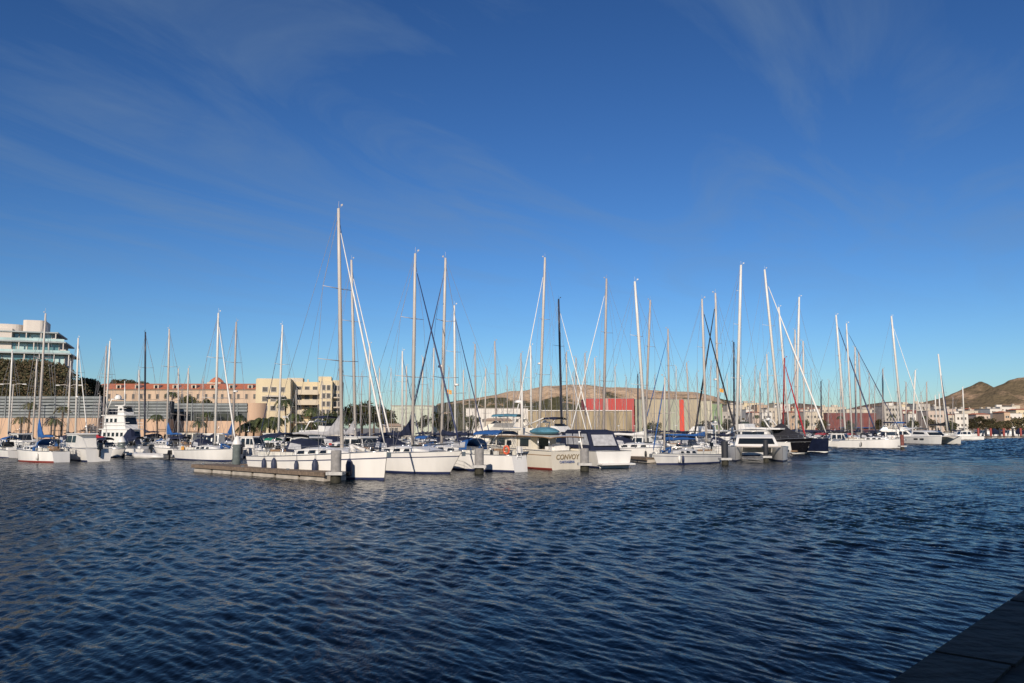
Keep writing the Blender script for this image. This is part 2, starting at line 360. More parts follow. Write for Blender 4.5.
def palm(px, Y, ytop, label, fr=2.0, group=None, nf=20):
    x = wx(px, Y, 5); H = wz(ytop, Y); rr_ = random.Random(int(px * 13 + Y)); z0 = 1.25
    o = empty('palm_tree', (x, Y, z0), rr_.uniform(0, 6), label, 'palm tree', group); h = H - z0 - fr * .45
    b_ = MB(); lx = rr_.uniform(-.4, .4)
    b_.path([(0, 0, -.1), (lx * .3, 0, h * .5), (lx, 0, h)], [.24, .17, .2], 7); b_.build('trunk', BARK, o)
    c = MB()
    for k in range(nf):
        a = 6.283 * k / nf + rr_.uniform(-.2, .2); up = rr_.uniform(-.35, 1.1); L = fr * rr_.uniform(.8, 1.1)
        d = Vector((math.cos(a), math.sin(a), 0)); sdv = Vector((-d.y, d.x, 0)); pts = []
        for i in range(7):
            u = i / 6; pts.append(Vector((lx, 0, h)) + d * (L * u * (1 - .25 * u)) + Vector((0, 0, 1)) * (L * (up * .6 * u - (.55 + .5 * up) * u * u)))
        for i in range(6):
            p, q = pts[i], pts[i + 1]; w_ = .30 * fr * (math.sin(math.pi * (i + .6) / 7)) * .55
            for sg in (-1, 1):
                dn = Vector((0, 0, -w_ * .55)) + sdv * sg * w_
                c.add([p, p * .45 + q * .55, p * .4 + q * .6 + dn + d * .1], [(0, 1, 2)], k % 2)
                c.add([p * .5 + q * .5, q, q + dn + d * .1], [(0, 1, 2)], k % 2)
    c.build('crown', LEAF[:2] if px > 100 else LEAF[1:], o); return o

# ------------------------------------------------------------------ buildings
def facade_windows(o, x0, x1, z0, z1, y, cols, rows, w=1.1, h=1.4, pane=None, frame=None, mx_=.0, skip=()):
    pane = pane or mat('window_dull', (.075, .068, .06), .35, .5, .8)
    frame = frame or mat('window_frame', (.5, .45, .38), .6)
    for r_ in range(rows):
        for c in range(cols):
            if (r_, c) in skip: continue
            cx = x0 + (x1 - x0) * (c + .5) / cols; cz = z0 + (z1 - z0) * (r_ + .5) / rows
            f = MB()
            for dx, dz, ww, hh in ((0, h / 2 + .06, w + .24, .12), (0, -h / 2 - .06, w + .24, .12), (-w / 2 - .06, 0, .12, h), (w / 2 + .06, 0, .12, h)):
                f.box((cx + dx, y - .05, cz + dz), (ww, .10, hh))
            fo = f.build('window', frame, o); MB().box((cx, y - .02, cz), (w, .04, h)).build('pane', pane, fo)
def block(px0, px1, ytop, Y, depth=12, base=1.25, name='building', label='', wall=None, roof=None, cols=0, rows=0, w=1.1, h=1.4, zwin=None, cat='building', parapet=True, rz=0, group=None, roofh=0):
    zt = wz(ytop, Y); x0, x1 = wx(px0, Y, zt), wx(px1, Y, zt); W_ = x1 - x0
    o = empty(name, ((x0 + x1) / 2, Y, base), rz, label, cat, group); h_ = zt - base
    eave = h_ - roofh
    MB().box((0, depth / 2, eave / 2), (W_, depth, eave)).build('wall', wall, o)
    rf = roof or mat('flat_roof', (.36, .32, .28), .9)
    if roofh:
        m = MB(); ov = .4
        m.add([(-W_ / 2 - ov, -ov, eave + .02), (W_ / 2 + ov, -ov, eave + .02), (W_ / 2 + ov, depth + ov, eave + .02), (-W_ / 2 - ov, depth + ov, eave + .02),
               (-W_ / 2 + 1, depth / 2, h_), (W_ / 2 - 1, depth / 2, h_)], [(0, 1, 5, 4), (1, 2, 5), (2, 3, 4, 5), (3, 0, 4), (3, 2, 1, 0)])
        m.build('roof', rf, o)
    else:
        m = MB(); m.box((0, depth / 2, h_ + .1), (W_ + .3, depth + .3, .2)); m.build('roof', rf, o)
    if cols:
        z0, z1 = zwin or (1.0, eave - .4)
        facade_windows(o, -W_ / 2 + .6, W_ / 2 - .6, z0, z1, 0, cols, rows, w, h)
    return o, W_, h_
TAN = mat('tan_stone', (.50, .34, .23), .9, .14, .4, streak=True)
TANL = mat('tan_stone_light', (.52, .39, .28), .9, .12, .4, streak=True)
BEIGE = mat('beige_render', (.60, .50, .33), .9, .08, .3, streak=True)
ROOFT = mat('clay_tiles', (.50, .16, .08), .9, .22, 1.5, .5)
MINT = mat('mint_render', (.47, .50, .40), .9, .06, .3)
CREAMW = mat('cream_render', (.52, .45, .35), .9, .1, .3, streak=True)
PINKW = mat('pink_render', (.50, .40, .33), .9, .1, .3)
WHITEW = mat('white_render', (.62, .58, .52), .9, .08, .3)
OXR = mat('oxide_red', (.17, .055, .048), .8, .12, .4)
TERRA = mat('terracotta_render', (.48, .34, .23), .9, .1, .3)
GREYW2 = mat('grey_render', (.42, .38, .33), .9, .12, .3)

# -- hill above the retaining wall with dark scrub
HM0 = hillmat('scrub_slope', (.028, .028, .014), (.07, .05, .028), (.12, .085, .05), .12, th=(.42, .6))
def bankh(X, Y): return np.interp(512 + F * X / Y, [-500, 0, 55, 72, 84, 92, 100], [19, 18.3, 17.6, 15, 11.5, 6, .8])
pxs = np.linspace(-520, 102, 160); ysb = np.linspace(172, 300, 40); PX, Yb = np.meshgrid(pxs, ysb); X = (PX - 512) / F * Yb
Zb = 1.0 + np.clip((Yb - 172) / 22, 0, 1) ** .7 * (bankh(X, Yb) - 1.0) * (1 + .03 * smooth_noise2(X / 6, Yb / 6, 5)) + 6 * np.clip(1 - (Yb - 172) / 6, 0, 1) * 0
npmesh('bank', X, Yb, Zb, HM0, kind='structure')
mb = MB(); rr_ = random.Random(5)
for i in range(360):
    y = rr_.uniform(175, 199); x = rr_.uniform(wx(-60, y), wx(90, y))
    z = 1.0 + min(1, max(0, (y - 172) / 22)) ** .7 * (float(bankh(x, y)) - 1.0)
    leafcloud(mb, (x, y, z + .6), rr_.uniform(1.0, 2.1), 62, .24, rr_, .65, nm=3)
mb.build('scrub', SCRUB, kind='stuff', label='dark brown scrub covering the slope below the glass building')

# -- stepped glass apartment building on the hill
GB = 200.0
gconc = mat('pale_concrete', (.60, .54, .48), .85, .08, .3); gteal = mat('teal_glass', (.10, .22, .24), .12, .3, .35, spec=.8)
gslab = mat('slab_grey', (.34, .38, .38), .7, .1, .5); gpanel = mat('pale_glass_panel', (.42, .56, .55), .25, .2, .4)
zb = wz(366, GB); gx = lambda p, z=25: wx(20, GB, z) + (wx(p, GB, z) - wx(20, GB, z)) * .88
o = empty('apartment_building', (gx(20), GB, zb), R(21), 'stepped apartment block with teal glass fronts on the scrubby hilltop', 'building')
cx0 = gx(20)
levels = [(365, 353.5, -50, 72), (352.5, 341.5, -50, 65), (340.5, 331.5, -50, 56)]
for li, (yb, yt, p0, p1) in enumerate(levels):
    z0, z1 = wz(yb, GB) - zb, wz(yt, GB) - zb; x0, x1 = gx(p0) - cx0, gx(p1) - cx0; st = li * 1.2
    MB().box(((x0 + x1) / 2 - .6, 8 + st, (z0 + z1) / 2), (x1 - x0 - 1.2, 14, z1 - z0)).build('storey', gslab, o)
    MB().box(((x0 + x1) / 2, 7.2 + st, z1 + .15), (x1 - x0 + .5, 16.4, .3)).build('floor_slab', gslab, o)
    nb_ = int((x1 - x0) / 2.3)
    for k in range(nb_):
        xc = x0 + (x1 - x0 - 1.4) * (k + .5) / nb_
        if p0 + (xc - x0) / (x1 - x0) * (p1 - p0) < -8: continue
        w_ = (x1 - x0) / nb_ * .86
        f = MB().box((xc, .98 + st, (z0 + z1) / 2), (w_, .1, (z1 - z0) * .78)).build('window', gteal if (k * 7 + li * 3) % 5 else gpanel, o)
        MB().box((xc + w_ / 2 + .1, .9 + st, (z0 + z1) / 2), (.12, .2, z1 - z0 - .1)).build('mullion', gconc, f)
    MB().box(((x0 + x1) / 2, -.9 + st, z1 + .3 + .35), (x1 - x0 - .2, .06, .6)).build('balustrade', gpanel, o) if li < 2 else None
    MB().box((x1 - 2.2 - li, 3 + st, z1 + .9), (1.6, 1.6, 1.1)).build('roof_box', gconc, o)
    for k in range(4):
        x = x1 - .3 - k * 3.2; MB().box((x, -.7 + st, (z0 + z1) / 2), (.22, .22, z1 - z0 - .02)).build('column', gconc, o)
z0 = wz(328, GB) - zb
def lob(p0, p1, yt, dy, yb=328):
    x0, x1 = gx(p0) - cx0, gx(p1) - cx0; z1, z0 = wz(yt, GB) - zb, wz(yb, GB) - zb
    rows = []
    for z in (z0, z1):
        rows.append([((x0 + x1) / 2 + (x1 - x0) / 2 * math.copysign(abs(math.cos(a)) ** .35, math.cos(a)), dy + 5 + 5 * math.copysign(abs(math.sin(a)) ** .35, math.sin(a)), z) for a in np.linspace(0, 2 * math.pi, 33)])
    m = MB().grid(rows, smooth=False); m.add(rows[1][:-1], [tuple(range(32))]); m.build('roof_pavilion', gconc, o)
lob(18, 42, 318, 3.4, 331); lob(-50, 19, 323, 3.0, 331)
MB().box((gx(-20) - cx0, 3.2, (wz(345, GB) - zb)), (gx(11) - gx(-50), 3, wz(332, GB) - wz(366, GB))).build('side_wing', gconc, o)
# trees on the ridge
for i, (p, yt, r) in enumerate([(82, 377, 3.4), (93, 379, 3), (88, 384, 2.6)]):
    tree(p, 232, yt, r, ['dark round tree on the ridge beside the scrubby hilltop', 'dark tree rising over the left end of the tiled roof', 'low dark tree before the left end of the tiled roof'][i], SCRUB, 'trees on the ridge', 1.6)
for i, (p, yt, r) in enumerate([(112, 379, 2.6), (121, 379, 3), (131, 380, 2.6), (140, 381, 2.2)]):
    tree(p, 285, yt, r, ['tree behind tiled roof, first of four after the hilltop', 'tree behind tiled roof, second of four from the hilltop', 'tree behind tiled roof, third of four from the hilltop', 'last and lowest of four trees showing over the tiled roof'][i], SCRUB, 'trees behind the tiled roof', 1.6)

# -- retaining wall with grey louvres
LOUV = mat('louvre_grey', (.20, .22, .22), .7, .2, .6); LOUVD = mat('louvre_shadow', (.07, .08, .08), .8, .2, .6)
def louvre_wall(px0, px1, ytop, ybot, Y, label, n, glass=False, name='retaining_wall'):
    zt, zm = wz(ytop, Y), wz(ybot, Y); x0, x1 = wx(px0, Y, 5), wx(px1, Y, 5)
    o = empty(name, ((x0 + x1) / 2, Y, 1.25), 0, label, 'wall'); W_ = x1 - x0
    MB().box((0, 1.5, (zm - 1.25) / 2), (W_, 3, zm - 1.25)).build('stone_base', TAN, o)
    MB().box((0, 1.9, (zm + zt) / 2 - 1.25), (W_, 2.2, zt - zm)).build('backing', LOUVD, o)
    m = MB(); hh = (zt - zm) / n
    for k in range(n):
        if glass and k < n * .45: continue
        m.box((0, .55, zm - 1.25 + (k + .5) * hh), (W_, .25, hh * .72))
    m.build('louvre', LOUV, o)
    for k in range(int(W_ / 5) + 1):
        MB().box((-W_ / 2 + k * 5, .5, (zm + zt) / 2 - 1.25), (.22, .5, zt - zm)).build('post', LOUV, o)
    if glass:
        zg = zm + (zt - zm) * .45
        for k in range(int(W_ / 3.2)):
            MB().box((-W_ / 2 + 1.6 + k * 3.2, .6, (zm + zg) / 2 - 1.25), (2.9, .1, zg - zm - .3)).build('window', GLASS, o)
    return o
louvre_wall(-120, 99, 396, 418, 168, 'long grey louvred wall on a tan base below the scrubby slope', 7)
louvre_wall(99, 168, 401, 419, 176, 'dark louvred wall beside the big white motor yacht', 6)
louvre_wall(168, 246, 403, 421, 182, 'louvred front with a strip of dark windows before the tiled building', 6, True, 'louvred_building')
m = MB().lathe((0, 0, 0), [(3.2, 0), (3.2, wz(403, 184) - 1.25), (0, wz(403, 184) - 1.2)], 20)
tagit(m.build('stone_tower', TAN), 'rounded tan stone corner between louvred front and beige apartments', 'tower').location = (wx(250, 185, 5), 186, 1.25)
# pavement parapet dividing
# -- long tiled building
TBY = 262.0
def tiled():
    p0, p1 = 86, 262; zr0, zr1 = wz(381.5, TBY), wz(385.5, TBY); x0, x1 = wx(p0, TBY, 15), wx(p1, TBY, 15)
    o = empty('tiled_building', ((x0 + x1) / 2, TBY, 1.25), 0, 'long tan stone building with orange tiled roof and white dormers', 'building')
    W_ = x1 - x0; e = wz(389.5, TBY) - 1.25; h_ = wz(382.5, TBY) - 1.25
    MB().box((0, 7, e / 2), (W_, 14, e)).build('wall', TANL, o)
    MB().box((0, -.1, e - .12), (W_ + .2, .3, .3)).build('cornice', CREAMW, o)
    rf = MB(); rf.add([(-W_ / 2 - .4, -.6, e + .05), (W_ / 2 + .4, -.6, e + .05), (W_ / 2 + .4, 14.6, e + .05), (-W_ / 2 - .4, 14.6, e + .05), (-W_ / 2 + 2, 7, h_), (W_ / 2 - 2, 7, h_)],
                      [(0, 1, 5, 4), (1, 2, 5), (2, 3, 4, 5), (3, 0, 4), (3, 2, 1, 0)])
    ro = rf.build('roof', ROOFT, o)
    for k in range(9):
        x = -W_ / 2 + 4 + k * (W_ - 8) / 8.0
        d = MB(); d.prism([(-.0, e + .2), (3.4, e + .2), (3.4, e + 1.5), (0, e + 1.5)], .8)
        d.v = [(x + p[1], .6 + p[0], p[2]) for p in d.v]; dd = d.build('dormer', CREAMW, ro)
        MB().box((x, .57, e + .85), (.8, .06, 1.0)).build('pane', GLASS, dd)
    facade_windows(o, -W_ / 2 + 1, W_ / 2 - 1, e - 3.6, e - .8, 0, 21, 1, .8, 1.5, frame=TANL)
    facade_windows(o, W_ / 2 - 14, W_ / 2 - 1, e - 7.5, e - 4.2, 0, 4, 1, .8, 1.5, frame=TANL)
tiled()
o = empty('cupola', (wx(213, 272, 17), 275, wz(386, 272)), 0, 'small tiled cupola standing above the long orange roof', 'cupola')
MB().box((0, 0, .4), (4.6, 4.6, 1.8)).build('drum', CREAMW, o); MB().lathe((0, 0, 1.3), [(2.6, 0), (1.9, .9), (.9, 1.6), (0, 2.0)], 8).build('roof', ROOFT, o)

# -- beige apartments
def apartments():
    Y = 205; X = lambda p, yy=Y: wx(p, yy, 10); o = empty('apartment_building', (X(298), Y, 1.25), R(10), 'beige apartment block with balconies behind the palms', 'building')
    c = X(298); Z = lambda y: wz(y, Y) - 1.25
    def bx(name, p0, p1, y0, y1, zt, m=BEIGE, z0=0):
        a, b_ = X(p0) - c, X(p1) - c; MB().box(((a + b_) / 2, (y0 + y1) / 2, (z0 + zt) / 2), (b_ - a, y1 - y0, zt - z0)).build(name, m, o); return a, b_
    a, b_ = bx('wall', 257, 290.5, 0, 14, Z(379.5))
    bx('parapet', 257.5, 290, .5, 13, Z(378.6), CREAMW, Z(379.5))
    facade_windows(o, a + 1.2, b_ - 1, Z(413), Z(385), 0, 3, 3, 1.2, 1.1)
    MB().box(((a + b_) / 2 + .6, -.5, Z(396.5)), (4.6, 1.2, .35)).build('balcony', GREYW2, o)
    a2, b2 = bx('wall', 290.5, 318.5, 6, 16, Z(380.5)); facade_windows(o, a2 + .6, b2 - .4, Z(416), Z(384), 6, 3, 4, 1.1, 1.3)
    for k, y in enumerate((393.5, 404, 414)):
        bl = MB(); bl.box(((a2 + b2) / 2 + .3, 4.9, Z(y)), (b2 - a2 - 1.4, 2.2, .22)); bo = bl.build('balcony', CREAMW, o)
        MB().box(((a2 + b2) / 2 + .3, 3.86, Z(y) + .62), (b2 - a2 - 1.4, .08, 1.0)).build('balustrade', CREAMW, bo)
    a3, b3 = bx('wall', 318.5, 331, 1.5, 16, Z(380)); facade_windows(o, a3 + .4, b3 - .3, Z(416), Z(383), 1.5, 2, 4, .8, 1.2)
    a4, b4 = bx('wall', 331, 340.5, 4, 17, Z(379)); facade_windows(o, a4 + .3, b4 - .2, Z(416), Z(383), 4, 2, 4, .7, 1.2)
    for y in (397, 407): MB().box(((a4 + b4) / 2 + .3, 3.2, Z(y)), (b4 - a4, 1.6, .3)).build('balcony', CREAMW, o)
    bx('penthouse', 316.5, 329.5, 4, 12, Z(375.3), BEIGE, Z(380) + .002); bx('penthouse', 284, 300, 7.5, 13, Z(376.2), CREAMW, Z(380.5) + .002)
    bx('chimney', 304, 306, 8, 9, Z(377.5), CREAMW, Z(380.5) + .002)
    # low arcade at the foot
    for k in range(4): MB().box((a2 + 1.2 + k * 2.4, 2.5, 1.7), (.5, .5, 3.4)).build('column', BEIGE, o)
    MB().box(((a2 + b2) / 2, 3.5, 3.6), (b2 - a2, 3.4, .4)).build('canopy', CREAMW, o)
apartments()
# -- palms and trees on the quay
PG = 'palms before the beige apartments'
for p, yt, Y, lb in [(246, 417, 176, 'short palm at the corner of the beige apartments'), (254, 414, 178, 'palm before the left wall of the beige apartments'), (262, 412, 176, 'palm under the third window column of the beige block'),
                  (270, 415, 172, 'bushy palm between the left palms and the tall palm'), (275, 411, 180, 'palm just left of the tall palm by the beige block'), (286, 393, 182, 'tallest palm, rising before the beige apartment wall'),
                  (294, 408, 180, 'palm right beside the tallest palm'), (303, 418, 172, 'short palm under the balconies of the beige block'), (312, 402, 184, 'tall palm before the balconies of the beige block'),
                  (322, 411, 178, 'palm before the right wing of the beige apartments'), (331, 408, 182, 'palm before the narrow right wall of the beige block'), (341, 410, 178, 'palm just past the right corner of the beige apartments')]:
    palm(p, Y, yt, lb, 3.3, PG, 30)
for p, yt, Y, lb in [(22, 412, 158, 'slim palm before the louvred wall, leftmost of its row'), (29, 398, 162, 'dark slim tall palm against the grey louvres'), (55, 414, 158, 'short palm at the foot of the louvred wall'), (62, 402, 160, 'thin tall palm against the grey louvres'),
                  (158, 410, 165, 'thick-trunked palm before the dark windows of the louvred front'), (171, 388, 190, 'palm growing before the tiled building, above the louvred front'), (199, 416, 165, 'small palm before the tan base under dark windows'), (206, 408, 172, 'palm before the strip of dark windows'), (240, 411, 172, 'palm at the rounded stone corner')]:
    palm(p, Y, yt, lb, 2.3, 'palms along the seafront wall')
for p, yt, Y, r, lb in [(186, 394, 232, 2.6, 'dark tree before the tiled building, behind the louvred front'), (204, 399, 225, 2, 'low tree on the terrace before the tiled building')]:
    tree(p, Y, yt, r, lb, LEAF, None, 1.4)
TG = 'quayside trees right of the beige apartments'
for p, yt, Y, r, lb in [(318, 413, 190, 2.6, 'green tree under the right wing of the beige block'), (335, 411, 192, 2.6, 'green tree at the right corner of the beige block'), (350, 404, 215, 3.4, 'tree just right of the beige block, by twin masts'), (362, 400, 220, 3.6, 'tallest of the trees between beige block and mint building'),
                        (374, 404, 220, 3.2, 'tree left of the mint building, behind furled white jibs'), (386, 407, 214, 3.2, 'tree touching the left wall of the mint building'), (423, 414, 205, 2.0, 'dark upright tree before the mint building'), (440, 411, 208, 2.6, 'tree at the right end of the mint building'),
                        (450, 413, 212, 2.4, 'tree left of the long tan fence'), (472, 415, 214, 2.2, 'brown-green tree before the pale low shed'), (620, 420, 300, 3.2, 'low bush before the red warehouse'), (652, 421, 300, 3.2, 'low bush before the green warehouse')]:
    tree(p, Y, yt, r, lb, LEAF, TG, 1.3)
# -- middle shore
block(391, 433, 406, 240, 14, label='pale mint building with blank walls behind the masts', wall=MINT)
block(383, 401, 423.5, 208, 8, label='low orange kiosk with pale front before the mint building', wall=CREAMW, roof=TERRA, roofh=.7, cols=3, rows=1, w=.9, h=1.3)
block(466, 528, 408.5, 290, 16, label='long low pale shed right of the trees', wall=WHITEW, cols=9, rows=1, w=1.2, h=1.0)
block(484, 512, 418, 262, 8, label='low building with orange roof before the pale shed', wall=CREAMW, roof=TERRA, roofh=.9, cols=4, rows=1)
fn = mat('tan_fence', (.30, .24, .15), .9, .3, .6, streak=True)
zt = wz(411, 285); o = empty('screen_fence', (wx(580, 285, 5), 285, 1.25), 0, 'long tan screen fence with white top rail behind the masts', 'fence'); W_ = wx(632, 285, 5) - wx(528, 285, 5)
MB().box((0, .3, (zt - 1.25) / 2), (W_, .3, zt - 1.25)).build('screen', fn, o); MB().box((0, .1, zt - 1.1), (W_ + .2, .5, .3)).build('top_rail', WHITEW, o)
for k in range(13): MB().box((-W_ / 2 + k * W_ / 12, .0, (zt - 1.25) / 2), (.14, .2, zt - 1.3)).build('post', ALUG, o)
def corr(name, c): return mat(name, c, .7, .12, .5, streak=True)
def shed(p0, p1, yt, Y, wall, label, bands=()):
    o, W_, h_ = block(p0, p1, yt, Y, 24, label=label, wall=wall, name='warehouse', cat='warehouse')
    for f0, f1, m in bands:
        MB().box((-W_ / 2 + W_ * (f0 + f1) / 2, -.06, h_ / 2), (W_ * (f1 - f0), .12, h_ - .1)).build('cladding_panel', m, o)
    for k in range(int(W_ / 6)):
        MB().box((-W_ / 2 + 3 + k * 6, -.16, h_ / 2), (.12, .1, h_ - .2)).build('drainpipe', mat('pipe', (.35, .3, .27), .6), o)
    return o
shed(586, 634, 398.5, 345, corr('red_cladding', (.42, .05, .04)), 'red warehouse with one faded white patch below the mesa', [(.36, .46, corr('faded_cladding', (.50, .26, .22)))])
shed(635, 700, 399.5, 352, corr('green_tan_cladding', (.33, .34, .25)), 'sage green warehouse with a bright red strip at its end', [(.10, .42, corr('tan_cladding', (.38, .32, .22))), (.68, .75, corr('scarlet_cladding', (.55, .06, .035))), (.80, .98, corr('tan_cladding', (.38, .32, .22)))])
shed(700.5, 712, 401, 356, corr('pale_cladding', (.50, .46, .34)), 'narrow pale warehouse beside the sage green one')
block(712, 722, 404, 380, 12, label='small green building right of the pale warehouse', wall=corr('lime', (.22, .30, .15)), cols=2, rows=1)
# the town to the right
town = [
 (712, 723, 409, 520, TERRA, 'small orange house behind the lime green building', 3, 1, 0), (722, 731, 406.5, 560, WHITEW, 'small white house left of the ochre house, high up', 2, 2, .9), (746, 753, 409.5, 450, WHITEW, 'narrow white house in front of the beige tower house', 2, 2, 0),
 (752, 760, 411, 430, PINKW, 'narrow pink house in front of the ochre house', 2, 1, .8), (762, 772, 412.5, 425, WHITEW, 'low white house before the cream house', 3, 1, 0), (774, 780, 403, 560, BEIGE, 'slim beige house showing high behind the red furled sail', 2, 2, 0),
 (792, 799, 407, 520, BEIGE, 'slim beige house above the low terracotta one', 2, 2, .9), (810, 816, 409.5, 500, WHITEW, 'tiny white house above the long cream shed', 2, 1, 0), (864, 874, 407, 620, PINKW, 'small pink house above the cream warehouse', 3, 1, .9), (874, 883, 410.5, 480, WHITEW, 'small white house left of the grey-beige office', 3, 1, 0),
 (908, 916, 414, 425, WHITEW, 'low white hut before the dark red block', 2, 1, 0), (921, 928, 407.5, 500, CREAMW, 'cream house with small windows right of the pale upper floor', 2, 2, .9), (934, 941, 406.5, 560, GREYW2, 'grey house high behind the last tall mast', 2, 2, 0), (948, 954, 413.5, 440, CREAMW, 'low cream hut before the salmon house', 2, 1, .7),
 (958, 964, 409, 600, WHITEW, 'tiny white house up the mountain foot', 2, 1, 0), (969, 975, 408, 640, PINKW, 'tiny pink house highest on the mountain foot', 2, 1, .9), (983, 989, 409, 620, CREAMW, 'tiny cream house above the dusty pink one', 2, 1, 0), (1004, 1010, 411, 500, TERRA, 'small orange house between the white ones', 2, 1, .8), (1012, 1020, 405.5, 640, CREAMW, 'cream house highest at the right edge', 3, 2, 0),
 (716, 737, 412, 420, GREYW2, 'grey low block behind the tall white leaning mast', 4, 1, 0), (728, 744, 405, 470, CREAMW, 'cream house behind the tallest right-hand white mast', 3, 2, 0),
 (744, 757, 403, 500, BEIGE, 'beige tower-like house left of the ochre house', 2, 3, 0), (757, 768, 405, 470, TERRA, 'ochre house in the town behind the flybridge yacht', 2, 3, 0),
 (767, 781, 408, 460, CREAMW, 'cream house right of the ochre house', 3, 2, 0), (780, 790, 404, 520, WHITEW, 'white house right of the cream one by a red furled sail', 2, 3, 0),
 (789, 808, 411, 440, TERRA, 'low terracotta house behind the black covered yacht', 4, 1, .8), (805, 828, 412, 430, CREAMW, 'long cream shed behind the navy sailboat', 6, 1, 0),
 (800, 822, 408, 600, PINKW, 'pink house above the long cream shed', 4, 2, .9), (820, 846, 407, 620, CREAMW, 'cream terrace at the foot of the low hill', 6, 2, 0),
 (827, 884, 413, 425, OXR, 'long dark red quayside shed with cream roof band', 0, 0, 0), (846, 872, 409.5, 470, CREAMW, 'cream warehouse above the long dark red shed', 7, 1, 0),
 (884, 902, 406, 415, GREYW2, 'grey-beige office with two window bands', 5, 3, 0), (902, 916, 410, 430, OXR, 'dark red block right of the grey-beige office', 3, 2, 0),
 (898, 912, 404.5, 520, BEIGE, 'beige house showing over the dark red block', 3, 2, 0), (916, 930, 404, 470, GREYW2, 'grey house with a pale upper floor', 3, 3, 0),
 (928, 944, 411, 440, PINKW, 'pink low house left of the last tall mast', 4, 1, 0), (944, 956, 409, 500, PINKW, 'salmon flat-roofed house behind the leaning mast', 3, 2, 0),
 (955, 968, 414, 440, WHITEW, 'small white house before the mountain foot', 3, 1, 0), (962, 978, 411, 560, CREAMW, 'cream house at the foot of the mountain', 4, 2, 0),
 (976, 990, 413, 520, PINKW, 'dusty pink house behind the dark harbour trees', 3, 2, .9), (990, 1002, 409, 560, WHITEW, 'white two-storey house at the foot of the rocky mountain', 3, 3, 0),
 (1000, 1016, 407, 590, WHITEW, 'largest white house at the mountain foot', 4, 3, 0), (995, 1022, 413.5, 520, WHITEW, 'long low white wall-like house before the largest one', 6, 1, 0),
 (1016, 1040, 408.5, 560, BEIGE, 'ochre house cut by the right edge of the view', 5, 2, .9), (1028, 1060, 413, 500, WHITEW, 'white shed beyond the right edge', 5, 1, 0)]
hr = random.Random(11)
for p0, p1, yt, Y, m, lb, c, r_, rh in town[:-1]:
    zt = wz(yt, Y) - 1.25; r_ = r_ + (1 if zt > 8 and r_ else 0)
    ho, hw, hh = block(p0, p1, yt, Y, 12, name='house', label=lb, wall=m, roof=ROOFT if rh else None, roofh=rh, cols=c, rows=r_, w=.9, h=min(1.2, zt / (r_ + 1) * .5), zwin=(max(.6, zt * .2), zt - .6 - rh), cat='house', group='houses of the far town')
    if not rh:
        for k in range(hr.randint(1, 3)):
            x = hr.uniform(-.4, .4) * hw; MB().box((x, hr.uniform(2, 8), hh + .2 + .7), (hr.uniform(.8, hw * .3 + .5), 2, hr.uniform(.7, 1.7))).build('roof_hut', hr.choice([WHITEW, CREAMW, GREYW2]), ho)
    else: MB().box((hr.uniform(-.3, .3) * hw, 5, hh), (.7, .7, 1.4)).build('chimney', CREAMW, ho)
    for k in range(max(1, int(hw / 6))):
        if hr.random() < .75: MB().box((-hw / 2 + (k + .5) * hw / max(1, int(hw / 6)), -.03, 1.2), (2.0, .1, 2.3)).build('door', hr.choice([GLASS, OXR, mat('door_brown', (.12, .08, .05), .6), mat('shutter_grey', (.3, .3, .28), .6)]), ho)
    if hr.random() < .5: MB().prism([(0, 2.6), (-1.6, 2.25), (-1.6, 2.15), (0, 2.45)], hw * .3).build('awning', hr.choice([GREENC, SAILW, RED, BLUE]), ho).rotation_euler = (0, 0, R(90))
for i, (p, yt, r) in enumerate([(972, 417, 3.4), (980, 416, 4), (989, 418, 3.4), (998, 420, 3), (1008, 420, 3), (1018, 417, 4.2)]):
    tree(p, 440, yt, r, ['dark harbour tree right of the small white house', 'tallest dark tree before the dusty pink house', 'dark tree before the white two-storey house', 'dark low tree before the largest white house, first of two', 'dark low tree before the largest white house, second of two', 'dark wide tree before the ochre house at the edge'][i], SCRUB, 'dark trees on the far quay', 1.5)

for i, (p, yt, Y, r, lb) in enumerate([(708, 420, 330, 3, 'bush-like tree before the pale warehouse'), (727, 418, 372, 3.2, 'tree before the grey low block'), (741, 417, 400, 3.0, 'tree between grey low block and narrow white house'), (765, 419, 392, 3.0, 'tree before the low white house of the orange row'),
    (783, 418, 400, 3.4, 'tree beside the red furled sail, on the far quay'), (803, 419, 402, 3.0, 'tree before the low terracotta house'), (822, 419, 405, 3.2, 'tree at the left end of the dark red shed'), (849, 420, 405, 3.0, 'tree before the middle of the dark red shed'),
    (879, 419, 405, 3.2, 'tree at the right end of the dark red shed'), (912, 419, 406, 3.4, 'tree before the dark red block'), (932, 418, 408, 3.0, 'tree before the pink low house'), (951, 420, 410, 3.0, 'tree before the low cream hut')]):
    tree(p, Y, yt, r, lb, LEAF if i % 2 else SCRUB, 'trees along the far town quay', 1.3)
for p, yt, Y, lb in [(735, 412, 385, 'palm before the grey low block on the far quay'), (756, 413, 390, 'palm before the narrow pink house'), (796, 413, 395, 'palm before the slim beige house'), (841, 414, 398, 'palm before the left half of the dark red shed'), (893, 413, 400, 'palm before the grey-beige office'), (925, 414, 400, 'palm before the grey house on the far quay')]:
    palm(p, Y, yt, lb, 2.6, 'palms on the far town quay')
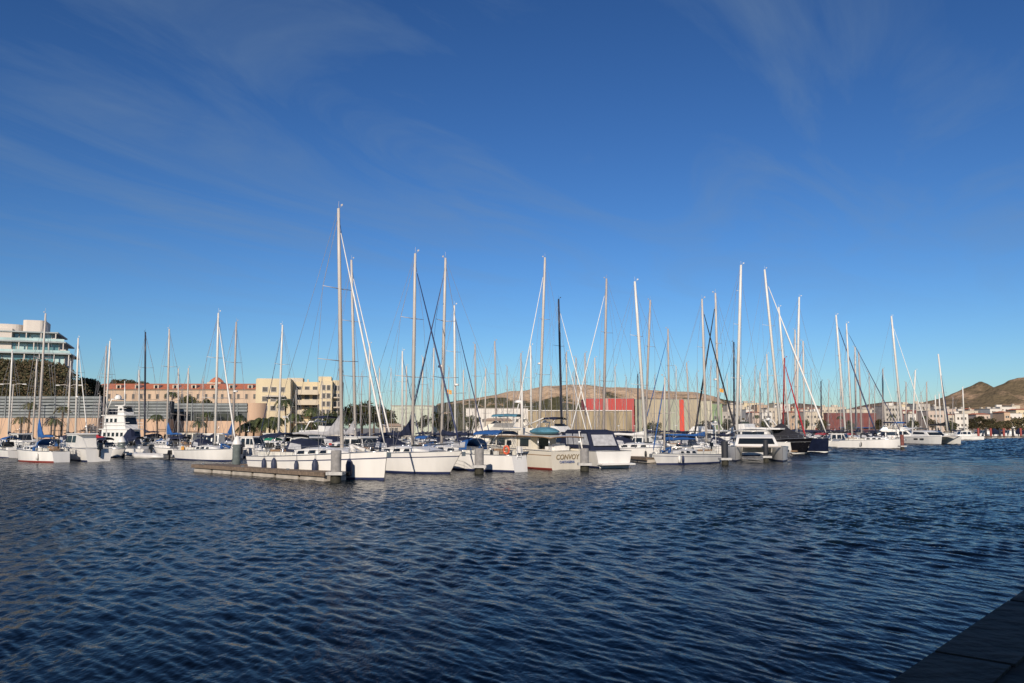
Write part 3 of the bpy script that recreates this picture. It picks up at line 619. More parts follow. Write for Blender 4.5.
# ------------------------------------------------------------------ boats: hull loft shared by all
def sect(t, p):
    B = p['B'] / 2
    tm = p.get('tm', .45)
    if t < tm: b_ = B * (p.get('bs', .74) + (1 - p.get('bs', .74)) * math.sin(math.pi / 2 * t / tm))
    else: b_ = B * max(.012, math.cos(((t - tm) / (1 - tm)) ** p.get('full', 1.7) * math.pi / 2))
    z = p['fs'] + (p['fb'] - p['fs']) * t ** 1.6
    return b_, z
def hull_mesh(p, root, m_body, m_boot, m_line, ns=16, deckmat=DECK):
    L = p['L']; rb, rsn = p.get('rb', 1.0), p.get('rs', .4); flare = p.get('flare', .9)
    ring = [1.0, .80, .755, .40, .16, .05, -.12]
    rows = []; sheer = []
    for i in range(ns):
        t = i / (ns - 1); b_, zd = sect(t, p); xd = -L / 2 + L * t; row = []
        for q in ring:
            z = zd * q if q > .2 else (.15 if q == .16 else .04 if q == .05 else -.35)
            qq = max(0, min(1, z / zd)); wl = flare + (1 - flare) * qq ** .8
            if z < 0: wl *= .75
            x = xd - rb * (1 - qq) * t ** 5 + rsn * (1 - qq) * (1 - t) ** 5
            row.append((x, b_ * wl, z))
        rows.append(row + [(row[-1][0], 0, -.45)]); sheer.append((xd, b_, zd))
    m = MB(); mis = [0, 2, 0, 0, 1, 1, 1]
    m.grid(rows, mis=mis); m.grid([[(x, -y, z) for x, y, z in r_] for r_ in rows], mis=mis)
    r0 = rows[0]; m.add([(x, y, z) for x, y, z in r0] + [(x, -y, z) for x, y, z in r0[:-1]][::-1], [tuple(range(2 * len(r0) - 1))], 0)
    h = m.build('hull', [m_body, m_boot, m_line], root)
    d = MB(); d.grid([[(x, y * .985, z - .02), (x, y * .5, z + .03), (x, 0, z + .05), (x, -y * .5, z + .03), (x, -y * .985, z - .02)] for x, y, z in sheer]); 
    d.build('deck', deckmat, root)
    tr = MB()
    for sg in (1, -1): tr.path([(x, sg * y, z + .03) for x, y, z in sheer], .035, 5)
    tr.build('toe_rail', TEAK if p.get('teak') else STEEL, root)
    return h
def railing(p, root, h=.62, t0=0, t1=1, step=.12):
    L = p['L']; r = MB(); pts = []
    t = t0
    while t <= t1 + 1e-6:
        b_, z = sect(min(t, .985), p); pts.append((-L / 2 + L * t * .99, b_ * .95, z)); t += step
    for sg in (1, -1):
        for (x, y, z) in pts: r.tube((x, sg * y, z), (x, sg * y, z + h), .014, n=4)
        for f in (.55, 1): r.path([(x, sg * y, z + h * f) for x, y, z in pts], .009 if f < 1 else .012, 4)
    if t1 >= .95:
        a, b2 = pts[-1], pts[-2]; r.path([(b2[0], b2[1], b2[2] + h), (a[0] + .15, .12, a[2] + h), (a[0] + .15, -.12, a[2] + h), (b2[0], -b2[1], b2[2] + h)], .018, 5)
    r.build('railing', STEEL, root)
placed = []   # (cx,cy,heading,halfL,halfB)
def corners(cx, cy, a, hl, hb):
    c, s = math.cos(a), math.sin(a)
    return [(cx + c * u * hl - s * v * hb, cy + s * u * hl + c * v * hb) for u, v in ((1, 1), (1, -1), (-1, -1), (-1, 1))]
def hits(A, B_):
    for P, Q in ((A, B_), (B_, A)):
        for i in range(4):
            x0, y0 = P[i]; x1, y1 = P[(i + 1) % 4]; nx, ny = y1 - y0, x0 - x1
            a = [nx * x + ny * y for x, y in P]; b_ = [nx * x + ny * y for x, y in Q]
            if max(a) <= min(b_) or max(b_) <= min(a): return False
    return True
front = [(-300, 100), (-48, 92), (-36, 90), (-24, 70), (-8.3, 58), (5.8, 72), (20, 86), (31, 99), (44, 124), (64, 148), (97, 192), (300, 420)]
def front_y(x): return float(np.interp(x, [q[0] for q in front], [q[1] for q in front]))
def free(cx, cy, a, L, B):
    A = corners(cx, cy, a, L / 2 + .15, B / 2 + .1)
    for x, y in A:
        if y > shore_y(x) - 2 or y < front_y(x): return False
    return not any(hits(A, q) for q in placed)
def occupy(cx, cy, a, L, B): placed.append(corners(cx, cy, a, L / 2, B / 2))

def canopy(root, x0, x1, w, z0, zt, m, poles=True, name='bimini'):
    c = MB(); rows = []
    for x in (x0, (x0 + x1) / 2, x1):
        e = .06 if x != (x0 + x1) / 2 else 0
        rows.append([(x, w * math.cos(a), zt - .28 - e + .30 * math.sin(a)) for a in np.linspace(0, math.pi, 9)])
    c.grid(rows); c.grid([[(a, b_, z - .04) for a, b_, z in r_] for r_ in rows]); o = c.build(name, m, root)
    if poles:
        pl = MB()
        for x in (x0 + .1, x1 - .1):
            for sg in (1, -1): pl.tube(((x0 + x1) / 2, sg * w * .95, z0), (x, sg * w * .98, zt - .3), .02, n=4)
        for x in (x0 + .1, x1 - .1): pl.tube((x, -w * .98, zt - .3), (x, w * .98, zt - .3), .02, n=4)
        pl.build('canopy_frame', STEEL, o)
def sprayhood(root, x0, x1, w, z0, h, m):
    c = MB(); rows = []
    for k, x in enumerate(np.linspace(x0, x1, 5)):
        hh = h * (1, .98, .86, .6, .12)[k]; rows.append([(x, w * (1 - .03 * k) * math.cos(a), z0 + hh * max(0, math.sin(a)) ** .6) for a in np.linspace(0, math.pi, 11)])
    c.grid(rows); o = c.build('sprayhood', m, root)
    wi = MB()
    for sg in (1, -1): wi.plate([(x0 + .25, sg * w * .99, z0 + .2), (x1 - .35, sg * w * .95, z0 + .15), (x1 - .6, sg * w * .84, z0 + h * .55), (x0 + .3, sg * w * .88, z0 + h * .68)], (0, sg, .3), .03)
    wi.build('window', CLEAR, o)
def fenderset(): pass
def outboard(o, x, z, s=1.0):
    m = MB(); m.box((x - .25 * s, 0, z + .35 * s), (.45 * s, .38 * s, .55 * s), taper=.8); m.box((x - .22 * s, 0, z - .25 * s), (.16 * s, .12 * s, .8 * s)); m.build('outboard_motor', BLACKH, o)
def sailboat(label, cx, cy, a, L, H, mfrac=.6, tip=(0, 0), hull=WHITE, boot=BOOT_B, line=None, jib=SAILW, cover=NAVY, mast=ALU, lod=1, hood=NAVY, bim=None, rs=.35, rb=1.0, radar=False,
             group='sailboats berthed in the marina', sp=2, fb=None, jibr=.065, boomL=None, ring=False, flag=None, jtop=.94, cover_up=.25, mr=1.0, fs=None, extra=None, B=None, bs=.74, name='sailboat', backstay=True):
    B = B or (.29 * L + .35); fb = fb or (.085 * L + .35); fs = fs or fb * .78
    p = dict(L=L, B=B, fb=fb, fs=fs, rb=rb, rs=rs, bs=bs)
    o = empty(name, (cx, cy, 0), a, label, 'sailboat', group); occupy(cx, cy, a, L, B)
    hull_mesh(p, o, hull, boot, line or hull, 18 if lod else 12)
    mx_ = -L / 2 + mfrac * L; zd = lambda x: sect((x + L / 2) / L, p)[1]; hb = lambda x: sect((x + L / 2) / L, p)[0]
    # coachroof
    hc = .42 + .01 * L; st = [(-.10, .9), (-.04, 1), (.08, .95), (.2, .72), (.3, .2)]; rows = []
    for f, k in st:
        x = f * L; w = hb(x) * .66; z = zd(x); rows.append([(x, w, z), (x, w * .9, z + hc * k * .8), (x, w * .6, z + hc * k), (x, 0, z + hc * k * 1.06), (x, -w * .6, z + hc * k), (x, -w * .9, z + hc * k * .8), (x, -w, z)])
    c = MB().grid(rows, smooth=False); c.add(rows[0], [tuple(range(7))]); cab = c.build('cabin', hull if hull not in (NAVYH, BLACKH) else WHITE, o)
    for sg in (1, -1):
        for f0, f1 in ((-.07, -.01), (.02, .08), (.11, .16)):
            x0, x1 = f0 * L, f1 * L; q = lambda x, u: (x, sg * (hb(x) * .66 * (1 - .1 * u) + .006), zd(x) + hc * .8 * u * (1 if x < .1 * L else .85))
            MB().plate([q(x0, .3), q(x1, .3), q(x1 - .08, .8), q(x0 + .08, .8)], (0, sg, .2), .03).build('window', GLASS, cab)
    MB().box((.12 * L, 0, zd(.12 * L) + hc * .98), (.6, .6, .12)).build('hatch', GLASS, cab)
    # cockpit coamings, wheel
    ck = MB()
    for sg in (1, -1): ck.box((-.26 * L, sg * hb(-.26 * L) * .62, zd(-.26 * L) + .16), (.30 * L, .22, .34))
    ck.build('cockpit_coaming', DECK, o)
    # mast
    b1_ = Vector((mx_ - (boomL or .36 * L), 0, zd(mx_) + hc + .9)); dz = zd(mx_) + hc * .6; T = Vector((mx_ + tip[0], tip[1], H)); P0 = Vector((mx_, 0, dz)); at_ = lambda f: P0.lerp(T, f)
    r_ = (.055 + .0042 * H) * mr; ms = MB(); ms.path([P0, at_(.8), T], [r_, r_ * .95, r_ * .72], 8)
    ms.tube(T, T + Vector((-.05, .06, .55)), .012, n=4); ms.tube(T, T + Vector((.38, 0, .12)), .012, n=4); ms.box(T + Vector((.36, 0, .2)), (.2, .02, .12))
    mo = ms.build('mast', mast, o); cl = []
    for k in range(sp):
        f = (.36, .66, .85)[k] if sp > 1 else .5; wd = (B * .42) * (1 - .28 * k)
        for sg in (1, -1):
            e = at_(f) + Vector((-.25, sg * wd, .08)); MB().tube(at_(f), e, .035, .02, 5).build('spreader', mast if lod else ALUG, mo); cl.append((sg, e))
    wr = MB(); wrr = .016 if lod else .02
    for sg in (1, -1):
        ch = (mx_ - .15, sg * hb(mx_) * .93, zd(mx_)); es = [e for s_, e in cl if s_ == sg]
        wr.path([ch] + es + [at_(.97)], wrr, 4, cap=False)
        wr.tube(ch, at_(.36 if sp > 1 else .5), wrr, n=4)
    if backstay: wr.tube((-L / 2 + .1, 0, zd(-L / 2) + .1), T, wrr, n=4)
    bow = Vector((L / 2 - .12, 0, fb + .08)); jt = at_(jtop); wr.tube(bow, jt, wrr, n=4)
    wr.build('rigging', WIRE, o)
    if jib:
        j0, j1 = bow.lerp(jt, .03), bow.lerp(jt, .95); MB().path([j0, j0.lerp(j1, .1), j0.lerp(j1, .5), j1], [jibr * .5, jibr * 1.15, jibr, jibr * .45], 7).build('furled_jib', jib, o)
    # boom + cover
    bl = boomL or .36 * L; bz = zd(mx_) + hc + .75; b0 = Vector((mx_ - .12, 0, bz)); b1 = Vector((mx_ - bl, 0, bz + .12))
    bo = MB().tube(b0, b1, .07, n=6).build('boom', mast, o)
    if cover:
        m = MB(); rows = []
        for k in range(8):
            u = k / 7; c_ = b0.lerp(b1, u * .98); hh = .38 - .20 * u + .05 * math.sin(k * 1.7); up = max(0, 1 - u * (3.2 if cover_up > 1 else 6)) ** 1.5 * .9 * cover_up; w_ = .17 - .08 * u
            rows.append([(c_.x, c_.y + w_ * math.cos(q) * (1 - .4 * max(0, math.sin(q))), c_.z - .08 + (hh + up) * (.5 + .5 * math.sin(q)) + .03 * math.sin(k * 2.3)) for q in np.linspace(-math.pi / 2, 1.5 * math.pi, 11)])
        m.grid(rows); m.add(rows[0][:-1], [tuple(range(10))]); m.add(rows[-1][:-1], [tuple(range(10))]); m.build('sail_cover', cover, bo)
    if hood: sprayhood(o, -.17 * L, -.02 * L, hb(-.1 * L) * .62, zd(-.1 * L) + hc * .5, .95, hood)
    if bim: canopy(o, -.42 * L, -.22 * L, hb(-.3 * L) * .75, zd(-.3 * L) + .2, zd(-.3 * L) + 1.95, bim)
    if radar: MB().lathe(at_(.42) + Vector((.3, 0, 0)), [(0, -.1), (.28, -.08), (.3, .05), (.2, .14), (0, .16)], 10).build('radar', WHITE, mo)
    if lod:
        railing(p, o)
        w = MB(); w.path([(-.33 * L, .45 * math.cos(q), zd(-.33 * L) + .75 + .45 * math.sin(q)) for q in np.linspace(0, 6.28, 17)], .02, 4, cap=False)
        for q in range(4): w.tube((-.33 * L, .42 * math.cos(q * .785), zd(-.33 * L) + .75 + .42 * math.sin(q * .785)), (-.33 * L, -.42 * math.cos(q * .785), zd(-.33 * L) + .75 - .42 * math.sin(q * .785)), .012, n=4)
        w.build('steering_wheel', STEEL, o)
        an = MB(); an.tube((L / 2 - .35, 0, fb + .12), (L / 2 + .18, 0, fb - .02), .035, n=5); an.box((L / 2 + .16, 0, fb - .2), (.08, .34, .32)); an.build('anchor', STEEL, o)
        vt = MB()
        for x, y in ((.02, .3), (.02, -.3), (.16, .2)): vt.lathe((x * L, y, zd(x * L) + hc * .9), [(.08, 0), (.09, .14), (.0, .2)], 8)
        vt.build('vent', STEEL, cab)
    if ring:
        rg = MB(); rg.path([(-L / 2 + .35, hb(-L / 2 + .3) * .9 + .05, zd(-L / 2) + .45)] and [(-L / 2 + .5 + .3 * math.cos(q), ring * (hb(-L / 2 + .3) * .97 + .05), zd(-L / 2) + .45 + .3 * math.sin(q)) for q in np.linspace(0, 6.28, 13)], .08, 6, cap=False); rg.build('life_ring', ORANGE, o)
    if flag:
        fl = MB(); fl.tube((-L / 2 + .1, .3, zd(-L / 2)), (-L / 2 - .2, .3, zd(-L / 2) + 1.5), .015, n=4); fo = fl.build('flagpole', STEEL, o)
        MB().grid([[(-L / 2 - .2 - .7 * u, .3 + .06 * math.sin(u * 9), zd(-L / 2) + 1.45 - .5 * v - .25 * u) for u in np.linspace(0, 1, 7)] for v in (0, .34, .66, 1)]).build('flag', flag, fo)
    if extra: extra(o, p, zd, hb)
    gr = random.Random(label); bare = 'largest white sloop' in label; x0 = -.42 * L; zs = zd(x0); ws = hb(x0)
    if gr.random() < .45:      # stern arch with solar panel
        ar = MB(); ar.path([(x0, -ws * .9, zs), (x0 - .2, -ws * .8, zs + 1.9), (x0 - .2, ws * .8, zs + 1.9), (x0, ws * .9, zs)], .03, 5); ar.tube((x0 + .5, -ws * .8, zs + .6), (x0 - .2, -ws * .8, zs + 1.9), .02, n=4); ao = ar.build('stern_arch', STEEL, o)
        MB().box((x0 - .2, 0, zs + 2.0), (.9, ws * 1.3, .05)).build('solar_panel', GLASS, ao)
    if gr.random() < .3:
        wg = MB(); q = (x0, ws * .6, zs); wg.tube(q, (x0, ws * .6, zs + 2.9), .03, n=5); wg.box((x0, ws * .6, zs + 2.95), (.5, .14, .14))
        for k in range(3): wg.tube((x0 + .25, ws * .6, zs + 2.95), (x0 + .27, ws * .6 + .5 * math.cos(2.1 * k + 1), zs + 2.95 + .5 * math.sin(2.1 * k + 1)), .03, .01, 4)
        wg.build('wind_generator', WHITE, o)
    for k in range(gr.randint(1, 3)):
        sg = gr.choice((1, -1)); xx = gr.uniform(-.40, .05) * L; MB().box((xx, sg * hb(xx) * .86, zd(xx) + .24), (.34, .18, .40), taper=.85).build('jerry_can', gr.choice([REDP, BLUE, FLAGY, SAILW, RUBBER]), o)
    if gr.random() < .5: outb = outboard(o, x0 + .1, zs + .75, .7)
    for k in range(0 if bare else gr.randint(1, 3)):
        sg = gr.choice((1, -1)); xx = gr.uniform(-.3, .3) * L; bb = hb(xx); m_ = MB().lathe((xx, sg * (bb * .97 + .13), zd(xx) * .55), [(0, -.35), (.11, -.3), (.13, 0), (.11, .25), (0, .33)], 8); m_.tube((xx, sg * (bb * .97 + .13), zd(xx) * .55 + .3), (xx, sg * (bb * .95), zd(xx) + .1), .012, n=4); m_.build('fender', gr.choice([SAILW, FEND, BLUE, RUBBER]), o)
    wn = MB()
    if lod:
        for sg in (1, -1):
            w1 = MB().lathe((-.2 * L, sg * hb(-.2 * L) * .62, zd(-.2 * L) + .33), [(.09, 0), (.06, .08), (.09, .2), (0, .21)], 8); w1.build('winch', STEEL, o)
        MB().prism([(x0 + .2, zs + .1), (x0 + 1.6, zs + .1), (x0 + 1.6, zs + .5), (x0 + .2, zs + .5)], ws * .25).build('cockpit_table', TEAK, o)
        if gr.random() < .6: MB().path([(.30 * L, -.5, zd(.3 * L) + .2), (.22 * L, 0, zd(.2 * L) + .62), (.30 * L, .5, zd(.3 * L) + .2)], .14, 6).build('rolled_sail_bag', gr.choice([NAVY, SAILW, BLUE]), o)
        hl = MB(); hl.tube(P0 + Vector((.25, .1, 0)), at_(.96) + Vector((.1, 0, 0)), .012, n=4); hl.tube(P0 + Vector((-.3, -.12, .6)), at_(.97), .012, n=4); hl.tube(at_(.98), b1_, .012, n=4); hl.build('halyard', WIRE, mo)
    return o, p

# ---- motor boats
def mprof(o, name, prof, w, m, wt=None, wins=(), winmat=GLASS, front=None):
    h = MB().prism(prof, w, wt=wt).build(name, m, o); zs = [q[1] for q in prof]; z0, z1 = min(zs), max(zs); wt = w if wt is None else wt
    for poly in wins:
        for sg in (1, -1):
            MB().plate([(x, sg * (w + (wt - w) * (z - z0) / (z1 - z0) + .004), z) for x, z in poly], (0, sg, .1), .025).build('window', winmat, h)
    if front:
        for (xa, za, xb, zb_) in front:
            wa, wb = (w + (wt - w) * (za - z0) / (z1 - z0)) * .86, (w + (wt - w) * (zb_ - z0) / (z1 - z0)) * .86
            nrm = Vector((zb_ - za, 0, xa - xb)); nrm = nrm if nrm.x * (1 if xa > 0 or True else -1) else nrm
            off = nrm.normalized() * .004 * (1 if nrm.x > 0 else -1) if False else Vector((0, 0, 0))
            sgn = 1 if (xa + xb) / 2 > sum(q[0] for q in prof) / len(prof) else -1
            nn = Vector((abs(zb_ - za) * sgn, 0, abs(xa - xb))).normalized()
            MB().plate([Vector(q) + nn * .004 for q in ((xa, -wa, za), (xa, wa, za), (xb, wb, zb_), (xb, -wb, zb_))], nn, .025).build('window', winmat, h)
    return h
def outboard(o, x, z, s=1.0):
    m = MB(); m.box((x - .25 * s, 0, z + .35 * s), (.45 * s, .38 * s, .55 * s), taper=.8); m.box((x - .22 * s, 0, z - .25 * s), (.16 * s, .12 * s, .8 * s)); m.build('outboard_motor', BLACKH, o)
def motorboat(label, cx, cy, a, L, style='cabin', hull=WHITE, boot=BOOT_B, line=None, top=NAVY, B=None, fb=None, group=None, name='motorboat', cat='motorboat', lod=1, ring=False):
    B = B or (.27 * L + .75); fb = fb or (.09 * L + .55); fs = fb * .8
    p = dict(L=L, B=B, fb=fb, fs=fs, rb=.14 * L, rs=-.05, bs=.9, tm=.5, full=2.1, flare=.82)
    o = empty(name, (cx, cy, 0), a, label, cat, group); occupy(cx, cy, a, L, B)
    hull_mesh(p, o, hull, boot, line or hull, 14); zd = lambda x: sect((x + L / 2) / L, p)[1]; w = B / 2 * .74
    HW = WHITE if hull in (NAVYH, BLACKH) else hull
    if lod: railing(p, o, .5, .42, 1, .116)
    if style == 'cabin':     # small pilothouse
        z = zd(0); x0, x1 = -.12 * L, .20 * L; h = 1.35
        mprof(o, 'wheelhouse', [(x0, z - .1), (x1 + .5, z - .1), (x1 + .35, z + .35), (x1 - .1, z + h), (x0, z + h)], w, HW, w * .86,
              [[(x0 + .15, z + .5), (x0 + .15 + (x1 - x0) * .33, z + .5), (x0 + .15 + (x1 - x0) * .30, z + h - .15), (x0 + .2, z + h - .15)],
               [(x0 + .25 + (x1 - x0) * .36, z + .5), (x1 - .45, z + .5), (x1 - .5, z + h - .15), (x0 + .25 + (x1 - x0) * .36, z + h - .15)],
               [(x1 - .35, z + .5), (x1 + .18, z + .5), (x1 - .1, z + h - .2), (x1 - .38, z + h - .15)]], front=[(x1 + .28, z + .45, x1 - .05, z + h - .12)])
        MB().prism([(x0 - .5, z + h), (x1 + .1, z + h + .01), (x1 - .1, z + h + .1), (x0 - .4, z + h + .1)], w * .95).build('roof', HW, o)
        mprof(o, 'foredeck_cabin', [(x1 + .3, z - .05), (.40 * L, zd(.4 * L) - .02), (.33 * L, zd(.3 * L) + .25), (x1 + .3, z + .42)], w * .7, HW, w * .55)
        r = MB(); r.tube((x0 + .4, 0, z + h), (x0 + .4, 0, z + h + 1.3), .025, n=5); r.tube((x0 + .4, -.3, z + h + .7), (x0 + .4, .3, z + h + .7), .02, n=4); r.build('antenna', STEEL, o)
        outboard(o, -L / 2, zd(-L / 2) - .1, 1.1)
    elif style == 'open':    # open day boat with windshield and folded hood
        z = zd(.05 * L)
        mprof(o, 'foredeck_cabin', [(.05 * L, z - .05), (.42 * L, zd(.42 * L) - .02), (.30 * L, zd(.3 * L) + .22), (.06 * L, z + .38)], w * .85, HW, w * .6)
        mprof(o, 'windscreen', [(.02 * L, z + .3), (.12 * L, z + .3), (.04 * L, z + .85), (.01 * L, z + .85)], w * .8, GLASS, w * .65)
        canopy(o, -.22 * L, .03 * L, w * .9, z, z + 1.45, top)
        MB().box((-.3 * L, 0, zd(-.3 * L) + .15), (.10 * L, B * .6, .3)).build('seat', SAILW, o)
        outboard(o, -L / 2, zd(-L / 2) - .1, 1.1)
    elif style == 'sport':   # sports cruiser with tall canopy and clear panels
        z = zd(0); 
        mprof(o, 'superstructure', [(-.08 * L, z - .05), (.40 * L, zd(.4 * L) - .05), (.28 * L, z + .45), (.14 * L, z + .62), (-.08 * L, z + .62)], w, HW, w * .8, [[(.02 * L, z + .2), (.24 * L, z + .2), (.2 * L, z + .42), (.03 * L, z + .45)]])
        mprof(o, 'windscreen', [(-.02 * L, z + .6), (.16 * L, z + .6), (.03 * L, z + 1.15), (-.02 * L, z + 1.15)], w * .95, GLASS, w * .8)
        cp = mprof(o, 'canopy', [(-.40 * L, z - .1), (.02 * L, z + .3), (.02 * L, z + 1.2), (-.06 * L, z + 1.75), (-.26 * L, z + 1.75), (-.34 * L, z + 1.5)], w * 1.05, top, w * .9)
        for k, (xa, xb) in enumerate(((-.345, -.265), (-.245, -.155), (-.135, -.05))):
            for sg in (1, -1):
                q = lambda x, zz: (x * L, sg * (w * 1.05 + (w * .9 - w * 1.05) * (zz + .1) / 1.85 + .006), z + zz)
                MB().plate([q(xa - .03, .42), q(xb - .02, .42), q(xb + .005, 1.38), q(xa + (.005 if k else .02), 1.38)], (0, sg, .1), .02).build('window', CLEAR, cp)
        MB().plate([(-.395 * L, -w * .8, z + .35), (-.395 * L, w * .8, z + .35), (-.352 * L, w * .75, z + 1.3), (-.352 * L, -w * .75, z + 1.3)], (-1, 0, .1), .03).build('window', CLEAR, cp)
        MB().prism([(-L / 2 - .8, .28), (-L / 2 + .05, .28), (-L / 2 + .05, .42), (-L / 2 - .8, .40)], B * .42).build('swim_platform', HW, o)
        ar = MB(); ar.path([(-.30 * L, -w * 1.1, z), (-.24 * L, -w * 1.0, z + 1.55), (-.24 * L, w * 1.0, z + 1.55), (-.30 * L, w * 1.1, z)], .08, 6); ar.build('radar_arch', HW, o)
    elif style == 'fly':     # flybridge yacht
        z = zd(0); h = 1.55
        hs_ = mprof(o, 'saloon', [(-.28 * L, z - .1), (.26 * L, z - .05), (.16 * L, z + h * .55), (.08 * L, z + h), (-.28 * L, z + h)], w, HW, w * .88,
              [[(-.24 * L, z + .55), (-.02 * L, z + .55), (-.02 * L, z + h - .25), (-.24 * L, z + h - .25)], [(0, z + .55), (.13 * L, z + .6), (.06 * L, z + h - .2), (0, z + h - .25)]], front=[(.20 * L, z + h * .38, .09 * L, z + h * .95)])
        mprof(o, 'flybridge', [(-.40 * L, z + h), (.11 * L, z + h), (.04 * L, z + h + .75), (-.05 * L, z + h + .8), (-.06 * L, z + h + .3), (-.40 * L, z + h + .2)], w * 1.02, HW, w * .95)
        mprof(o, 'windscreen', [(-.01 * L, z + h + .75), (.035 * L, z + h + .75), (.0, z + h + 1.1), (-.01 * L, z + h + 1.1)], w * .8, GLASS, w * .75)
        ar = MB(); ar.path([(-.30 * L, -w, z + h + .1), (-.24 * L, -w * .85, z + h + 1.3), (-.24 * L, w * .85, z + h + 1.3), (-.30 * L, w, z + h + .1)], .10, 6)
        ar.lathe((-.24 * L, 0, z + h + 1.35), [(.3, 0), (.32, .15), (0, .28)], 10); ar.tube((-.24 * L, .4, z + h + 1.3), (-.26 * L, .4, z + h + 3.2), .02, n=4); ar.build('radar_arch', HW, o)
        if top: canopy(o, -.20 * L, .02 * L, w * .9, z + h + .3, z + h + 2.0, top)
        for k in range(3):
            for sg in (1, -1): 
                bb = sect(.62 + .07 * k, p)[0]; MB().plate([(x, sg * (bb + .01), zz) for x, zz in ((.11 * L + .07 * L * k, fb * .62), (.14 * L + .07 * L * k, fb * .62), (.14 * L + .07 * L * k, fb * .72), (.11 * L + .07 * L * k, fb * .72))], (0, sg, 0), .02).build('porthole', GLASS, o)
        MB().prism([(-L / 2 - .8, .3), (-L / 2 + .05, .3), (-L / 2 + .05, .45), (-L / 2 - .8, .43)], B * .42).build('swim_platform', TEAK, o)
    elif style == 'ship':
        z = zd(0)
        for k, (xa, xb, ww, hh) in enumerate(((-.38, .30, .98, 2.0), (-.34, .20, .92, 1.9), (-.05, .12, .70, 1.3))):
            xa *= L; xb *= L; hs_ = mprof(o, ('main_deck_house', 'upper_deck_house', 'wheelhouse')[k], [(xa, z), (xb, z), (xb - .6, z + hh), (xa, z + hh)], w * ww, HW, w * ww * .95,
              [[(xa + .4 + q * .95, z + hh * .5), (xa + .95 + q * .95, z + hh * .5), (xa + .95 + q * .95, z + hh * .78), (xa + .4 + q * .95, z + hh * .78)] for q in range(max(1, int((xb - xa - 1.2) / .95)))], front=[(xb - .18, z + hh * .35, xb - .5, z + hh * .85)])
            z += hh; MB().box(((xa + xb) / 2 - .3, 0, z + .06), (xb - xa + .6, w * ww * 2.1, .12)).build('deck_slab', HW, o); z += .12
            if k < 2: 
                rl = MB()
                for sg in (1, -1):
                    for f in (.5, .9): rl.tube((xa - .4, sg * w * ww, z + f), (xb, sg * w * ww, z + f), .025, n=4)
                rl.build('railing', WHITE, o)
        mo = MB().tube((0, 0, z), (-.3, 0, z + 3.6), .12, .05, 8).build('mast', WHITE, o); ar = MB(); ar.path([(-2.2, -1.3, z - 1.3), (-1.6, -1.1, z + .9), (-1.6, 1.1, z + .9), (-2.2, 1.3, z - 1.3)], .12, 6); ar.lathe((-1.6, 0, z + .9), [(.45, 0), (.5, .3), (.3, .6), (0, .7)], 12); ar.build('radar_arch', WHITE, o)
    elif style == 'tent':    # under a full cover
        z = zd(0); rows = []
        for f, hh in ((-.42, .6), (-.2, 1.5), (.0, 2.35), (.1, 1.6), (.3, .6), (.46, .12)):
            x = f * L; bb = sect(f + .5, p)[0]; zz = zd(x); rows.append([(x, bb * 1.01 * k, zz - .05 + hh * u) for k, u in ((1, 0), (.8, .35), (.3, .85), (0, 1), (-.3, .85), (-.8, .35), (-1, 0))])
        m = MB().grid(rows, smooth=False); m.add(rows[0], [tuple(range(7))]); m.build('boat_cover', top, o)
    if ring:
        rg = MB(); rg.path([(-.2 * L + .3 * math.cos(q), ring * (w * .95), zd(0) + .5 + .3 * math.sin(q)) for q in np.linspace(0, 6.28, 13)], .08, 6, cap=False); rg.build('life_ring', ORANGE, o)
    return o, p
def dinghy(label, cx, cy, a, L=3.6, m=GREYC, z=.1, motor=True, group=None, name='inflatable_dinghy'):
    o = empty(name, (cx, cy, z), a, label, 'dinghy', group); r = .11 * L / 2 + .06; w = .2 * L
    t = MB(); t.path([(-L / 2, w, .15), (0, w, .16), (L * .3, w * .8, .2), (L * .47, .12, .32), (L * .47, -.12, .32), (L * .3, -w * .8, .2), (0, -w, .16), (-L / 2, -w, .15)], [r * .5] + [r] * 6 + [r * .5], 8)
    t.build('tube', m, o); MB().box((-.05 * L, 0, .05), (.8 * L, w * 1.7, .08)).build('floor_board', DECK, o); MB().box((-.42 * L, 0, .25), (.06, w * 1.5, .45)).build('transom', DECK, o)
    MB().box((-.1 * L, 0, .3), (.22, w * 1.6, .05)).build('seat', WOOD, o)
    if motor: outboard(o, -.45 * L, .3, .9)
    return o
